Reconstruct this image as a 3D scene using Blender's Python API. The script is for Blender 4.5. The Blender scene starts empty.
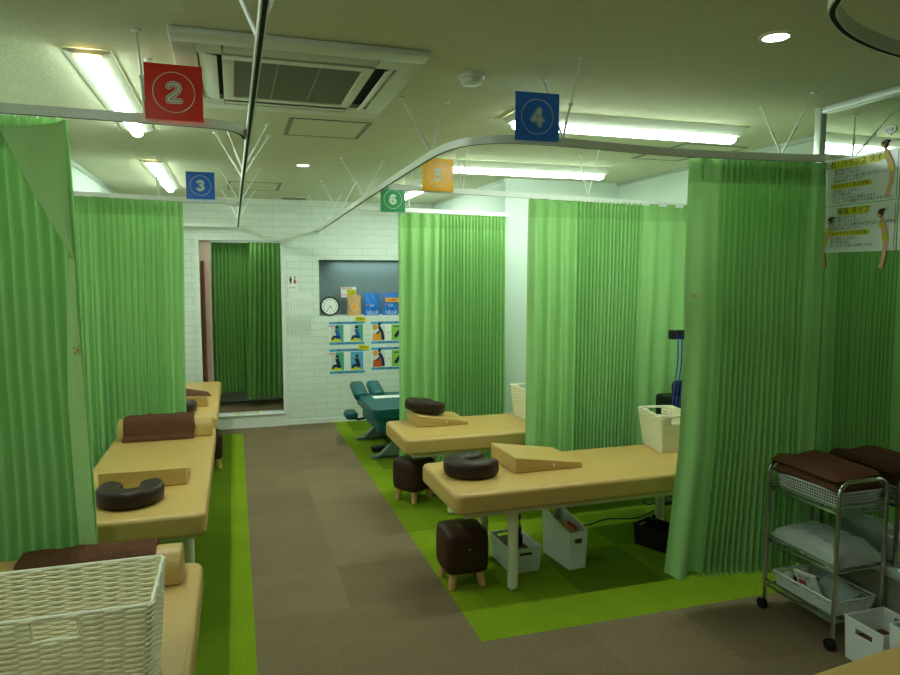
import bpy, bmesh, math, random
from mathutils import Vector, Matrix, Euler
random.seed(7)
PI = math.pi
C = bpy.context.scene.collection
SC = bpy.context.scene

# ------------------------------------------------------------------ materials
def lin(c):
    return tuple(((x/255)/12.92 if x/255 <= .04045 else ((x/255+.055)/1.055)**2.4) for x in c)

def mat(name, rgb, rough=.6, metal=0, spec=.5, var=0, vscale=20, bump=0, bscale=200, trans=0, alpha=1, emis=0, coat=0, transm=0, ior=1.45):
    m = bpy.data.materials.new(name); m.use_nodes = True
    nt = m.node_tree; b = nt.nodes['Principled BSDF']
    col = lin(rgb)+(1,)
    b.inputs['Base Color'].default_value = col
    b.inputs['Roughness'].default_value = rough
    b.inputs['Metallic'].default_value = metal
    b.inputs['Specular IOR Level'].default_value = spec
    b.inputs['Coat Weight'].default_value = coat
    b.inputs['Alpha'].default_value = alpha
    b.inputs['Transmission Weight'].default_value = transm
    b.inputs['IOR'].default_value = ior
    if emis:
        b.inputs['Emission Color'].default_value = col
        b.inputs['Emission Strength'].default_value = emis
    if var or bump:
        tc = nt.nodes.new('ShaderNodeTexCoord')
    if var:
        n = nt.nodes.new('ShaderNodeTexNoise'); n.inputs['Scale'].default_value = vscale; n.inputs['Detail'].default_value = 4
        nt.links.new(tc.outputs['Object'], n.inputs['Vector'])
        r = nt.nodes.new('ShaderNodeValToRGB')
        r.color_ramp.elements[0].position = .3; r.color_ramp.elements[1].position = .7
        r.color_ramp.elements[0].color = tuple(min(1, x*(1-var)) for x in col[:3])+(1,)
        r.color_ramp.elements[1].color = tuple(min(1, x*(1+var)) for x in col[:3])+(1,)
        nt.links.new(n.outputs['Fac'], r.inputs['Fac']); nt.links.new(r.outputs['Color'], b.inputs['Base Color'])
    if bump:
        n2 = nt.nodes.new('ShaderNodeTexNoise'); n2.inputs['Scale'].default_value = bscale; n2.inputs['Detail'].default_value = 3
        nt.links.new(tc.outputs['Object'], n2.inputs['Vector'])
        bp = nt.nodes.new('ShaderNodeBump'); bp.inputs['Strength'].default_value = bump; bp.inputs['Distance'].default_value = .01
        nt.links.new(n2.outputs['Fac'], bp.inputs['Height']); nt.links.new(bp.outputs['Normal'], b.inputs['Normal'])
    if trans:
        t = nt.nodes.new('ShaderNodeBsdfTranslucent'); t.inputs['Color'].default_value = col
        mx = nt.nodes.new('ShaderNodeMixShader'); mx.inputs['Fac'].default_value = trans
        out = nt.nodes['Material Output']
        nt.links.new(b.outputs[0], mx.inputs[1]); nt.links.new(t.outputs[0], mx.inputs[2]); nt.links.new(mx.outputs[0], out.inputs[0])
    return m

def brick_mat():
    m = bpy.data.materials.new('white_brick_paper'); m.use_nodes = True
    nt = m.node_tree; b = nt.nodes['Principled BSDF']; b.inputs['Roughness'].default_value = .75
    tc = nt.nodes.new('ShaderNodeTexCoord'); s = nt.nodes.new('ShaderNodeSeparateXYZ'); c = nt.nodes.new('ShaderNodeCombineXYZ')
    nt.links.new(tc.outputs['Object'], s.inputs[0]); nt.links.new(s.outputs['X'], c.inputs['X']); nt.links.new(s.outputs['Z'], c.inputs['Y'])
    br = nt.nodes.new('ShaderNodeTexBrick')
    br.inputs['Scale'].default_value = 1; br.inputs['Brick Width'].default_value = .27; br.inputs['Row Height'].default_value = .073
    br.inputs['Mortar Size'].default_value = .005; br.inputs['Mortar Smooth'].default_value = 1
    br.inputs['Color1'].default_value = lin((228, 236, 226))+(1,); br.inputs['Color2'].default_value = lin((220, 230, 218))+(1,)
    br.inputs['Mortar'].default_value = lin((196, 206, 190))+(1,)
    nt.links.new(c.outputs[0], br.inputs['Vector']); nt.links.new(br.outputs['Color'], b.inputs['Base Color'])
    bp = nt.nodes.new('ShaderNodeBump'); bp.inputs['Strength'].default_value = .1; bp.inputs['Distance'].default_value = .003; bp.invert = True
    nt.links.new(br.outputs['Fac'], bp.inputs['Height']); nt.links.new(bp.outputs['Normal'], b.inputs['Normal'])
    return m

def carpet(name, rgb, var=.42):
    m = mat(name, rgb, rough=.95, spec=.1, var=var, vscale=170, bump=.6, bscale=500)
    nt = m.node_tree; b = nt.nodes['Principled BSDF']
    ramp = [n for n in nt.nodes if n.type == 'VALTORGB'][0]
    tc = [n for n in nt.nodes if n.type == 'TEX_COORD'][0]
    n = nt.nodes.new('ShaderNodeTexNoise'); n.inputs['Scale'].default_value = 3.5; n.inputs['Detail'].default_value = 3
    nt.links.new(tc.outputs['Object'], n.inputs['Vector'])
    mr = nt.nodes.new('ShaderNodeMapRange'); mr.inputs['To Min'].default_value = .82; mr.inputs['To Max'].default_value = 1.18
    nt.links.new(n.outputs['Fac'], mr.inputs['Value'])
    mx = nt.nodes.new('ShaderNodeMix'); mx.data_type = 'RGBA'; mx.blend_type = 'MULTIPLY'; mx.inputs[0].default_value = 1
    nt.links.new(ramp.outputs['Color'], mx.inputs[6]); nt.links.new(mr.outputs[0], mx.inputs[7]); nt.links.new(mx.outputs[2], b.inputs['Base Color'])
    return m

M = {}
M['brick'] = brick_mat()
M['ceiling'] = mat('ceiling_paper', (212, 212, 182), .85, spec=.2, var=.03, vscale=9, bump=.25, bscale=45)
M['wall'] = mat('white_wall_paper', (222, 234, 226), .8, spec=.2, bump=.15, bscale=150)
M['wallg'] = mat('olive_grey_wall', (150, 150, 128), .85, spec=.2)
M['brown1'] = carpet('brown_carpet', (132, 116, 88)); M['brown2'] = carpet('brown_carpet_dark', (127, 111, 84)); M['brown3'] = carpet('brown_carpet_light', (136, 120, 92))
M['green1'] = carpet('green_carpet', (122, 150, 26)); M['green2'] = carpet('green_carpet_dark', (100, 128, 20)); M['green3'] = carpet('green_carpet_light', (128, 156, 28))
M['white'] = mat('white_paint', (232, 236, 228), .45)
M['trimgrey'] = mat('pale_grey_aluminium', (190, 202, 192), .4, metal=.35)
M['dark'] = mat('dark_slot', (22, 26, 20), .8)
M['chrome'] = mat('chrome', (200, 205, 200), .14, metal=1)
M['steel'] = mat('pale_enamelled_steel', (232, 238, 228), .3)
M['mirror'] = mat('mirror_glass', (222, 232, 222), .015, metal=1)
M['curt'] = mat('green_curtain_cloth', (158, 208, 132), .85, spec=.15, var=.05, vscale=260, trans=.16, bump=.15, bscale=600)
M['curtd'] = mat('green_curtain_heading', (147, 198, 121), .85, spec=.15, var=.05, vscale=260, trans=.10, bump=.15, bscale=600)
M['curtr'] = mat('lightened_green_curtain_reverse', (188, 232, 156), .85, spec=.15, var=.05, vscale=260, trans=.1)  # green lightened in the colour itself so the turned-over flap reads brighter
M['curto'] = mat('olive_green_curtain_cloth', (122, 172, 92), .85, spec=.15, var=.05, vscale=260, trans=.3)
M['vinyl'] = mat('tan_vinyl', (202, 168, 98), .38, spec=.45, var=.025, vscale=7, bump=.1, bscale=420)
M['vinylseam'] = mat('tan_vinyl_seam', (176, 146, 84), .5)
M['legw'] = mat('cream_enamel_leg', (226, 222, 196), .35)
M['brownv'] = mat('dark_brown_vinyl', (48, 32, 25), .42, spec=.35, bump=.1, bscale=300)
M['stoolv'] = mat('dark_brown_leatherette', (62, 38, 26), .5, spec=.3, var=.1, vscale=30, bump=.15, bscale=200)
M['wood'] = mat('pale_wood', (208, 164, 104), .5, var=.1, vscale=25)
M['towel'] = mat('brown_terry_towel', (108, 74, 54), .97, spec=.05, var=.2, vscale=90, bump=.8, bscale=260)
M['wicker'] = mat('cream_wicker', (246, 240, 206), .55, var=.06, vscale=120)
M['rim'] = mat('cream_basket_rim', (240, 240, 214), .45)
M['plas'] = mat('white_plastic', (226, 232, 226), .35)
M['blackp'] = mat('black_plastic', (20, 19, 24), .4)
M['teal'] = mat('teal_vinyl', (22, 92, 92), .4, spec=.4)
M['tealm'] = mat('grey_metal_base', (128, 142, 136), .4, metal=.5)
M['paper'] = mat('white_paper', (236, 240, 234), .6)
M['papero'] = mat('dull_white_paper', (214, 222, 212), .6)
M['acw'] = mat('white_plastic_panel', (216, 220, 202), .5)
M['grille'] = mat('grey_grille', (128, 132, 112), .6)
M['grille2'] = mat('grey_grille_line', (150, 154, 132), .6)
M['bag'] = mat('clear_plastic_bag', (226, 236, 230), .12, alpha=.42, spec=.9)
M['cloth'] = mat('white_folded_cloth', (176, 188, 180), .8)
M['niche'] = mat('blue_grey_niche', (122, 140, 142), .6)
M['bluec'] = mat('blue_cable', (28, 44, 150), .4)
M['lamp'] = mat('fluorescent_glow', (238, 255, 243), .4, emis=18)
M['lampdim'] = mat('fluorescent_glow_dim', (238, 255, 243), .4, emis=13)
M['lampw'] = mat('warm_lamp_end', (255, 214, 150), .4, emis=.5)
M['down'] = mat('downlight_glow', (255, 246, 222), .4, emis=10)
M['inkg'] = mat('grey_ink', (110, 118, 112), .7); M['ink'] = mat('black_ink', (28, 32, 30), .7); M['inkr'] = mat('red_ink', (196, 48, 48), .6)
M['yellow'] = mat('yellow_sticker', (226, 214, 30), .5); M['yelb'] = mat('yellow_pill_header', (214, 214, 40), .5)
M['skin'] = mat('printed_skin', (224, 178, 130), .6); M['hair'] = mat('printed_dark_hair', (70, 54, 36), .6)
M['postw'] = mat('laminated_poster', (226, 236, 230), .22, spec=.6)
M['pblue'] = mat('printed_light_blue', (84, 168, 214), .5); M['pgreen'] = mat('printed_teal_green', (70, 170, 140), .5); M['pdkb'] = mat('printed_royal_blue', (30, 90, 190), .5)
M['porange'] = mat('printed_orange', (236, 160, 60), .5); M['pred'] = mat('printed_red_orange', (208, 84, 36), .5); M['plime'] = mat('printed_lime', (140, 200, 80), .5)
M['pnavy'] = mat('printed_navy', (24, 40, 70), .5); M['ppink'] = mat('printed_pink', (222, 160, 190), .5)
M['kraft'] = mat('kraft_paper', (206, 166, 110), .7); M['bagblue'] = mat('bright_blue_foil', (24, 120, 214), .3)
for k, c in (('2', (240, 58, 46)), ('3', (50, 112, 220)), ('4', (56, 122, 230)), ('5', (255, 184, 0)), ('6', (10, 134, 66))):
    M['sign'+k] = mat('glossy_acrylic_'+{'2': 'red', '3': 'blue', '4': 'royal_blue', '5': 'orange', '6': 'green'}[k], c, .25, spec=.35, trans=.05)
M['signw'] = mat('pale_print', (216, 236, 216), .4)
M['pinkish'] = mat('pinkish_wall', (226, 196, 178), .7)
M['doorwood'] = mat('red_brown_wood', (120, 62, 40), .5, var=.15, vscale=12)

# ------------------------------------------------------------------ mesh builder
class MB:
    def __init__(s): s.v = []; s.f = []; s.m = []; s.s = []
    def add(s, vs, fs, m=0, smooth=False, X=None):
        o = len(s.v)
        s.v += [tuple(X @ Vector(v)) if X else tuple(v) for v in vs]
        for f in fs: s.f.append(tuple(i+o for i in f)); s.m.append(m); s.s.append(smooth)
        return s
    def bm(s, b, m=0, smooth=False, X=None):
        b.verts.index_update()
        s.add([v.co[:] for v in b.verts], [[v.index for v in f.verts] for f in b.faces], m, smooth, X); b.free(); return s
    def box(s, x0, x1, y0, y1, z0, z1, bev=0, seg=3, m=0, X=None, taper=1):
        b = bmesh.new(); bmesh.ops.create_cube(b, size=1)
        for v in b.verts:
            t = taper if v.co.z < 0 else 1
            v.co = Vector(((x0+x1)/2+v.co.x*(x1-x0)*t, (y0+y1)/2+v.co.y*(y1-y0)*t, z0 if v.co.z < 0 else z1))
        if bev: bmesh.ops.bevel(b, geom=b.edges[:], offset=bev, segments=seg, profile=.5, affect='EDGES', clamp_overlap=True)
        return s.bm(b, m, bool(bev), X)
    def tube(s, P, r, n=8, m=0, closed=False, cap=True, prof=None, up=(0, 0, 1), X=None, smooth=True):
        P = [Vector(p) for p in P]; N = len(P); vs = []; fs = []
        if prof is None: prof = [(math.cos(2*PI*k/n), math.sin(2*PI*k/n)) for k in range(n)]; pr = lambda i: (r[i] if isinstance(r, (list, tuple)) else r)
        else: n = len(prof); pr = lambda i: (r[i] if isinstance(r, (list, tuple)) else (r or 1))
        last = None
        for i in range(N):
            if closed: t = P[(i+1) % N]-P[i-1]
            else: t = P[min(i+1, N-1)]-P[max(i-1, 0)]
            if t.length < 1e-9: t = Vector((0, 0, 1))
            t.normalize(); u = Vector(up)
            a = t.cross(u)
            if a.length < .05: a = last if last is not None else t.cross(Vector((1, 0, 0)))
            a = a-t*a.dot(t); a.normalize(); last = a; c = a.cross(t)
            for (x, y) in prof: vs.append(P[i]+a*x*pr(i)+c*y*pr(i))
        R = N if closed else N-1
        for i in range(R):
            for k in range(n):
                j = (i+1) % N; l = (k+1) % n
                fs.append((i*n+k, i*n+l, j*n+l, j*n+k))
        if cap and not closed: fs.append(tuple(range(n-1, -1, -1))); fs.append(tuple((N-1)*n+k for k in range(n)))
        return s.add(vs, fs, m, smooth, X)
    def cyl(s, a, b, r, r2=None, n=16, m=0, X=None): return s.tube([a, b], [r, r if r2 is None else r2], n, m, X=X)
    def lathe(s, prof, n=24, m=0, c=(0, 0, 0), X=None, smooth=True):
        vs = []; fs = []
        for (r, z) in prof:
            for k in range(n): vs.append((c[0]+r*math.cos(2*PI*k/n), c[1]+r*math.sin(2*PI*k/n), c[2]+z))
        for i in range(len(prof)-1):
            for k in range(n): l = (k+1) % n; fs.append((i*n+k, i*n+l, (i+1)*n+l, (i+1)*n+k))
        return s.add(vs, fs, m, smooth, X)
    def poly(s, pts, m=0, X=None, z=0.0):
        s.k = (getattr(s, 'k', 0)+1) % 40; z += s.k*1.1e-5
        return s.add([(p[0], p[1], z) for p in pts], [tuple(range(len(pts)))], m, False, X)
    def rect(s, x0, x1, y0, y1, m=0, X=None, z=0.0): return s.poly([(x0, y0), (x1, y0), (x1, y1), (x0, y1)], m, X, z)
    def disc(s, cx, cy, r, m=0, X=None, z=0.0, n=24, ry=None): return s.poly([(cx+r*math.cos(2*PI*k/n), cy+(ry or r)*math.sin(2*PI*k/n)) for k in range(n)], m, X, z)
    def ring(s, cx, cy, r0, r1, m=0, X=None, z=0.0, n=40):
        vs = []; fs = []
        for k in range(n):
            c, q = math.cos(2*PI*k/n), math.sin(2*PI*k/n); vs += [(cx+r0*c, cy+r0*q, z), (cx+r1*c, cy+r1*q, z)]
        for k in range(n): j = (k+1) % n; fs.append((2*k, 2*k+1, 2*j+1, 2*j))
        return s.add(vs, fs, m, False, X)
    def stroke(s, pts, w, m=0, X=None, z=0.0):
        for a, b in zip(pts[:-1], pts[1:]):
            a = Vector(a); b = Vector(b); d = (b-a)
            if d.length < 1e-6: continue
            d.normalize(); n = Vector((-d.y, d.x))*w/2
            s.poly([a-n, b-n, b+n, a+n], m, X, z)
        for p in pts: s.disc(p[0], p[1], w/2, m, X, z, 10)
        return s
    def text(s, body, size, x, y, m=0, X=None, z=0.0, align='LEFT', res=1, sx=1):
        cu = bpy.data.curves.new('t', 'FONT'); cu.body = body; cu.size = size; cu.align_x = align; cu.align_y = 'CENTER'; cu.resolution_u = res
        o = bpy.data.objects.new('t', cu); C.objects.link(o)
        dg = bpy.context.evaluated_depsgraph_get(); me = o.evaluated_get(dg).to_mesh()
        s.add([(v.co.x*sx+x, v.co.y+y, z) for v in me.vertices], [list(p.vertices) for p in me.polygons], m, False, X)
        o.evaluated_get(dg).to_mesh_clear(); bpy.data.objects.remove(o); bpy.data.curves.remove(cu)
        return s
    def build(s, name, mats, parent=None, world=False, origin=None, sharp=40):
        if not isinstance(mats, (list, tuple)): mats = [mats]
        me = bpy.data.meshes.new(name)
        vs = [Vector(v) for v in s.v]
        if world and parent is not None:
            inv = (Matrix.Translation(parent.location) @ parent.rotation_euler.to_matrix().to_4x4()).inverted()
            vs = [inv @ v for v in vs]
        loc = Vector((0, 0, 0))
        if parent is None:
            if origin is None:
                lo = [min(v[i] for v in vs) for i in range(3)]; hi = [max(v[i] for v in vs) for i in range(3)]
                origin = ((lo[0]+hi[0])/2, (lo[1]+hi[1])/2, lo[2])
            loc = Vector(origin); vs = [v-loc for v in vs]
        me.from_pydata([v[:] for v in vs], [], s.f)
        for k in mats: me.materials.append(M[k] if isinstance(k, str) else k)
        me.polygons.foreach_set('material_index', s.m); me.polygons.foreach_set('use_smooth', s.s)
        me.update()
        if any(s.s): me.set_sharp_from_angle(angle=math.radians(sharp))
        o = bpy.data.objects.new(name, me); C.objects.link(o); o.location = loc
        if parent is not None: o.parent = parent
        return o

def wn(o):
    w = o.modifiers.new('normals', 'WEIGHTED_NORMAL'); w.keep_sharp = True; return o

def tag(o, label, cat, group=None, kind=None):
    if label: o['label'] = label
    if cat: o['category'] = cat
    if group: o['group'] = group
    if kind: o['kind'] = kind
    return o

def thing(name, label, cat, loc=(0, 0, 0), rz=0, group=None):
    o = bpy.data.objects.new(name, None); o.empty_display_size = .1; C.objects.link(o)
    o.location = loc; o.rotation_euler = Euler((0, 0, rz))
    return tag(o, label, cat, group)

def struct(name, mb, mats): return tag(mb.build(name, mats), None, None, kind='structure')

def kids(o): return [c for c in bpy.data.objects if c.parent == o]
def dup(o, loc, rz, label, group=None):
    def cp(a, p):
        c = a.copy(); C.objects.link(c); c.parent = p
        for k in kids(a): cp(k, c)
        return c
    ch = kids(o); r = o.copy(); C.objects.link(r); r.location = loc; r.rotation_euler = Euler((0, 0, rz)); r['label'] = label
    if group: r['group'] = group
    for k in ch: cp(k, r)
    return r

def smoothpath(P, n=8):
    P = [Vector(p) for p in P]; out = []
    for i in range(len(P)-1):
        p0 = P[max(i-1, 0)]; p1 = P[i]; p2 = P[i+1]; p3 = P[min(i+2, len(P)-1)]
        for k in range(n):
            t = k/n
            out.append(.5*((2*p1)+(-p0+p2)*t+(2*p0-5*p1+4*p2-p3)*t*t+(-p0+3*p1-3*p2+p3)*t**3))
    out.append(P[-1]); return out

# ------------------------------------------------------------------ shell
CE = 2.40
XL, XR, YB, YN = -1.06, 3.20, 7.50, -1.6
def fl():
    mb = MB(); k = 0
    def cell(x0, x1, y0, y1, m): mb.add([(x0, y0, 0), (x1, y0, 0), (x1, y1, 0), (x0, y1, 0)], [(0, 1, 2, 3)], m)
    rnd = random.Random(3)
    def fill(xs, ys, ms):
        for i in range(len(xs)-1):
            for j in range(len(ys)-1): cell(xs[i], xs[i+1], ys[j], ys[j+1], ms[rnd.randrange(len(ms))])
    def steps(a, b, s, off=0):
        r = [a]; x = a+(off or s)
        while x < b-1e-6: r.append(x); x += s
        r.append(b); return r
    fill([XL, -.51, -.06], steps(YN, 7.24, .5, .24), [4])              # bays along the wall: dark green
    fill([-.06, .05], steps(YN, 7.24, .5, .24), [5])                   # lime border strip
    fill([XL, -.56, .05], [7.24, 7.5], [0, 1])
    fill([.05, .5, 1.0], steps(YN, 7.5, .5, .3), [0, 1, 0, 2])         # aisle
    fill(steps(1.0, 3.4, .5), steps(YN, 2.717, .5, .32), [0, 1, 0, 2])
    fill(steps(1.0, 3.4, .5), [2.717, 3.0], [5])                       # lime front border
    fill([1.0, 1.14], steps(3.0, 7.5, .5), [5, 5, 3])
    fill(steps(1.14, 3.4, .5), steps(3.0, 7.5, .5), [3, 4, 3])
    return mb
o = fl().build('floor', ['brown1', 'brown2', 'brown3', 'green1', 'green2', 'green3'], origin=(0, 0, 0)); tag(o, None, None, kind='structure')
o = MB().box(XL-.1, XR+.3, YN-.1, 8.4, CE, CE+.08).build('ceiling', 'ceiling', origin=(0, 0, 0)); tag(o, None, None, kind='structure')
# back wall with door opening and niche
w = MB(); T = .03
def wb(x0, x1, z0, z1): w.box(x0, x1, YB, YB+T, z0, z1)
DX0, DX1, DZ0, DZ1 = -.33, .478, .14, 1.965
NX0, NX1, NZ0, NZ1 = .875, 1.95, 1.165, 1.775
wb(XL-.1, DX0, 0, CE); wb(DX0, DX1, DZ1, CE); wb(DX0, DX1, 0, DZ0-.001); wb(DX1, NX0, 0, CE)
wb(NX0, NX1, 0, NZ0); wb(NX0, NX1, NZ1, CE); wb(NX1, XR+.1, 0, CE)
o = w.build('wall_back', 'brick', origin=(0, YB, 0)); tag(o, None, None, kind='structure')
n = MB(); n.box(NX0-.02, NX1+.02, YB+.28, YB+.30, NZ0-.02, NZ1+.02, m=1); n.box(NX0-.02, NX1+.02, YB+T, YB+.28, NZ0-.02, NZ0, m=0)
n.box(NX0-.02, NX0, YB+T, YB+.28, NZ0, NZ1, m=1); n.box(NX1, NX1+.02, YB+T, YB+.28, NZ0, NZ1, m=1); n.box(NX0-.02, NX1+.02, YB+T, YB+.28, NZ1, NZ1+.02, m=1)
tag(n.build('trim_1', ['white', 'niche']), None, None, kind='structure')
struct('wall_left', MB().box(XL-.1, XL, YN, YB, 0, CE), 'wall')
struct('wall_right', MB().box(XR, XR+.1, 2.60, 5.40, 0, CE), 'wall')
struct('wall_front', MB().box(XL-.1, 3.1, YN-.1, YN, 0, CE), 'wallg')
struct('wall_partition', MB().box(2.705, 3.20, YN, 2.70, 0, CE), 'wallg')
struct('wall_pillar', MB().box(2.15, XR, 5.34, YB, 0, CE), 'wall')
# cornice strips where wall meets ceiling
struct('trim_2', MB().box(XL, XL+.02, YN, YB, CE-.03, CE), 'trimgrey')
struct('trim_3', MB().box(XR-.015, XR, 2.7, 5.34, CE-.025, CE), 'trimgrey').name = 'trim_3'
struct('trim_4', MB().box(2.135, 2.15, 5.34, YB, CE-.025, CE), 'trimgrey')
struct('baseboard_back', MB().box(DX1+.04, 2.14, YB-.008, YB, 0, .05), 'white')
# door frame, sill, room behind
d = MB(); d.box(DX0-.035, DX0, YB-.02, YB+T, 0.15, DZ1+.03); d.box(DX1, DX1+.035, YB-.02, YB+T, 0, DZ1+.03); d.box(DX0, DX1, YB-.02, YB+T, DZ1, DZ1+.03)
struct('trim_5', d, 'white')
struct('trim_6', MB().box(-.62, DX1, YB-.03, YB+.02, 0, .13).box(-.62, DX1, YB-.045, YB+.12, .13, .148, bev=.004), 'white')
struct('floor_1', MB().box(-.7, .62, YB+T, 8.36, .12, .14), 'brown2')
r = MB(); r.box(-.7, .62, 8.36, 8.40, 0, CE); r.box(-.75, -.7, YB+T, 8.4, 0, CE); r.box(.62, .67, YB+T, 8.4, 0, CE)
struct('wall_inner', r, 'wall')
struct('trim_7', MB().box(-.7, .62, 8.345, 8.36, .14, .24), 'white')
struct('door_1', MB().box(-.322, -.296, YB+.125, YB+.39, .145, 1.76), 'doorwood')
struct('wall_doorway', MB().box(-.50, -.235, YB+.40, YB+.42, .14, CE), 'pinkish')

# ------------------------------------------------------------------ mirror on the partition
MX = 2.705
def ys(y): return y
mir = thing('wall_mirror', 'tall wall mirror in pale aluminium frame behind the chrome trolley, posture posters on it', 'mirror', (MX, 1.5, .30))
MB().box(MX-.010, MX-.001, .25, 2.66, .34, 2.365).build('glass', 'mirror', mir, world=True)
fr = MB()
fr.box(MX-.028, MX-.0005, 2.66, 2.70, .30, CE-.002, bev=.004); fr.box(MX-.028, MX-.0005, .20, .25, .30, CE-.002, bev=.004)
fr.box(MX-.028, MX-.0005, .25, 2.66, 2.365, CE-.002, bev=.004); fr.box(MX-.028, MX-.0005, .25, 2.66, .30, .34, bev=.004)
fr.build('frame', 'trimgrey', mir, world=True)
# poster plane: u = 2.65 - Y (towards the camera), v = Z
PX = Matrix(((0, 0, -1, MX-.0115), (-1, 0, 0, 2.65), (0, 1, 0, 0), (0, 0, 0, 1)))
SYM = '・'
LT = ['頭が前に出ている', '首や肩がこりやすい', 'あごが上がりお腹が前に出て立つことが多い', '呼吸が浅くなりやすい']
LH = ['足を組むことが多い', '座り仕事が長い', '立つときに片足に体重をのせる', 'ストレッチや運動をする習慣があまりない']
def poster(name, label, u0, v0, v1, head, sub, l1, l2, hw):
    p = thing(name, label, 'poster', (MX-.012, 2.65-u0-.2, v0))
    b = MB(); b.rect(u0, u0+.395, v0, v1, 0, PX, .0)
    b.stroke([(u0+.385, v0+.01), (u0+.385, v1-.01)], .003, 1, PX, .0006)
    b.build('sheet', ['postw', 'inkg'], p, world=True)
    H = v1-v0
    t = MB()
    def pill(cu, cv, w, h, txt, s):
        t.rect(cu-w/2, cu+w/2, cv-h/2, cv+h/2, 0, PX, .0012); t.disc(cu-w/2, cv, h/2, 0, PX, .0012, 14); t.disc(cu+w/2, cv, h/2, 0, PX, .0012, 14)
        t.text(txt, s, cu, cv, 1, PX, .0020, 'CENTER')
    pill(u0+.175, v1-.028, hw, .034, head, .034)
    for i, s in enumerate(l1): t.text(SYM+s, .0165, u0+.045, v1-.056-.0165*i, 2, PX, .0014)
    pill(u0+.155, v1-.128, .20, .024, sub, .021)
    for i, s in enumerate(l2): t.text(SYM+s, .0165, u0+.040, v1-.152-.0165*i, 2, PX, .0014)
    t.build('printing', ['yelb', 'ink', 'ink'], p, world=True)
    return p
poster('posture_poster', 'laminated posture sheet topped by a long yellow heading, upper corner of the mirror', 0.005, 1.928, 2.142, '左右1 バランス タイプ', 'なりやすい生活習慣', LT, LH, .25)
poster('posture_poster', 'laminated posture sheet with short yellow heading at the mirror frame, lower row', 0.005, 1.71, 1.924, '猫背 タイプ', 'なりやすい生活習慣', LT, LH[:3], .13)
poster('posture_poster', 'laminated posture sheet on the mirror, cut by picture edge, in the upper row', 0.405, 1.928, 2.142, '反り腰 タイプ', 'なりやすい生活習慣', LT, LH, .16)
poster('posture_poster', 'laminated posture sheet on the mirror, cut by picture edge, in the lower row', 0.405, 1.71, 1.924, 'フラットバック タイプ', 'なりやすい生活習慣', LT, LH[:3], .24)
def figure(label, u, v0, v1, lean):
    h = v1-v0; t = MB()
    def P(a, b): return (u+lean*math.sin(b*5)*.02+a*h, v0+b*h)
    # legs, torso, arm, head and hair drawn as one flat cut-out
    t.stroke([P(-.01, .03), P(.0, .25), P(.015, .45)], .075*h, 0, PX, .003); t.stroke([P(-.045, .02), P(-.01, .02)], .03*h, 0, PX, .0031)
    t.stroke([P(.015, .45), P(.02, .6), P(.0, .74)], .11*h, 0, PX, .0032); t.stroke([P(.0, .76), P(-.005, .84)], .045*h, 0, PX, .0033)
    t.poly([P(-.05, .44), P(.075, .44), P(.075, .56), P(-.045, .56)], 1, PX, .0040); t.poly([P(-.07, .67), P(.05, .66), P(.045, .74), P(-.055, .74)], 1, PX, .0040)
    t.stroke([P(.03, .75), P(.055, .6), P(.0, .47)], .035*h, 0, PX, .0046); t.disc(*P(-.015, .90), .06*h, 2, PX, .0046, 16); t.disc(*P(-.035, .89), .042*h, 0, PX, .0050, 14)
    t.disc(*P(.04, .955), .03*h, 2, PX, .0050, 12); t.disc(*P(-.005, .93), .045*h, 2, PX, .0054, 12)
    return tag(t.build('posture_figure', ['skin', 'yelb', 'hair']), label, 'sticker', 'cut-out posture figures on the mirror')
figure('printed cut-out of a standing woman in yellow, highest of those on the mirror', .345, 1.94, 2.19, 1)
figure('printed cut-out of a slouching woman in yellow beside the mirror frame', .040, 1.64, 1.882, -1)
figure('printed cut-out of a standing woman in yellow, under the speech bubble figure', .338, 1.635, 1.898, .6)
t = MB(); t.disc(.345, 2.222, .030, 0, PX, .003, 20, .018); t.poly([(.338, 2.215), (.352, 2.215), (.345, 2.195)], 0, PX, .003); t.text('反り腰', .014, .345, 2.222, 1, PX, .004, 'CENTER')
tag(t.build('speech_bubble', ['postw', 'ink']), 'small white speech bubble sticker above the highest posture figure on the mirror', 'sticker')

# ------------------------------------------------------------------ curtain rails
RP = [(-.009, -.016), (-.009, .016), (.009, .016), (.009, -.016)]
SP = [(-.005, -.0166), (-.005, -.014), (.005, -.014), (.005, -.0166)]
def rail(label, pts, braces=(), smooth=True, along='x', hooks=True):
    P = smoothpath(pts, 6) if smooth else [Vector(p) for p in pts]
    o = thing('curtain_rail', label, 'curtain rail', P[len(P)//2][:])
    mb = MB(); mb.tube(P, 1, prof=RP, smooth=False); t = mb.build('track', 'steel', o, world=True)
    MB().tube([p for p in P], 1, prof=SP, smooth=False).build('slot', 'dark', t).matrix_world = Matrix()
    s = t.children if False else None
    sl = [c for c in bpy.data.objects if c.parent == t][0]
    sl.data.transform(Matrix.Translation(-Vector(o.location)))
    for (x, y, z, d, dx) in braces:
        for sgn in (-1, 1):
            b = MB()
            a = Vector((x, y, z+.016)); e = Vector((x+dx+(sgn*d if along == 'x' else 0), y+(sgn*d if along == 'y' else 0), CE))
            mid = a.lerp(e, .45); b.cyl(a, mid, .0055, n=8); b.cyl(mid, e-Vector((0, 0, .004)), .0035, n=8)
            b.lathe([(0, 0), (.014, 0), (.014, -.005), (.004, -.010), (0, -.010)], 12, c=(e.x, e.y, CE-.0005)); b.cyl(mid-Vector((.007, .0, 0)), mid+Vector((.007, 0, 0)), .006, n=8)
            b.build('brace', 'steel', o, world=True)
    return o
zl = lambda y: 2.150-(y-2.8)*.0085
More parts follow.
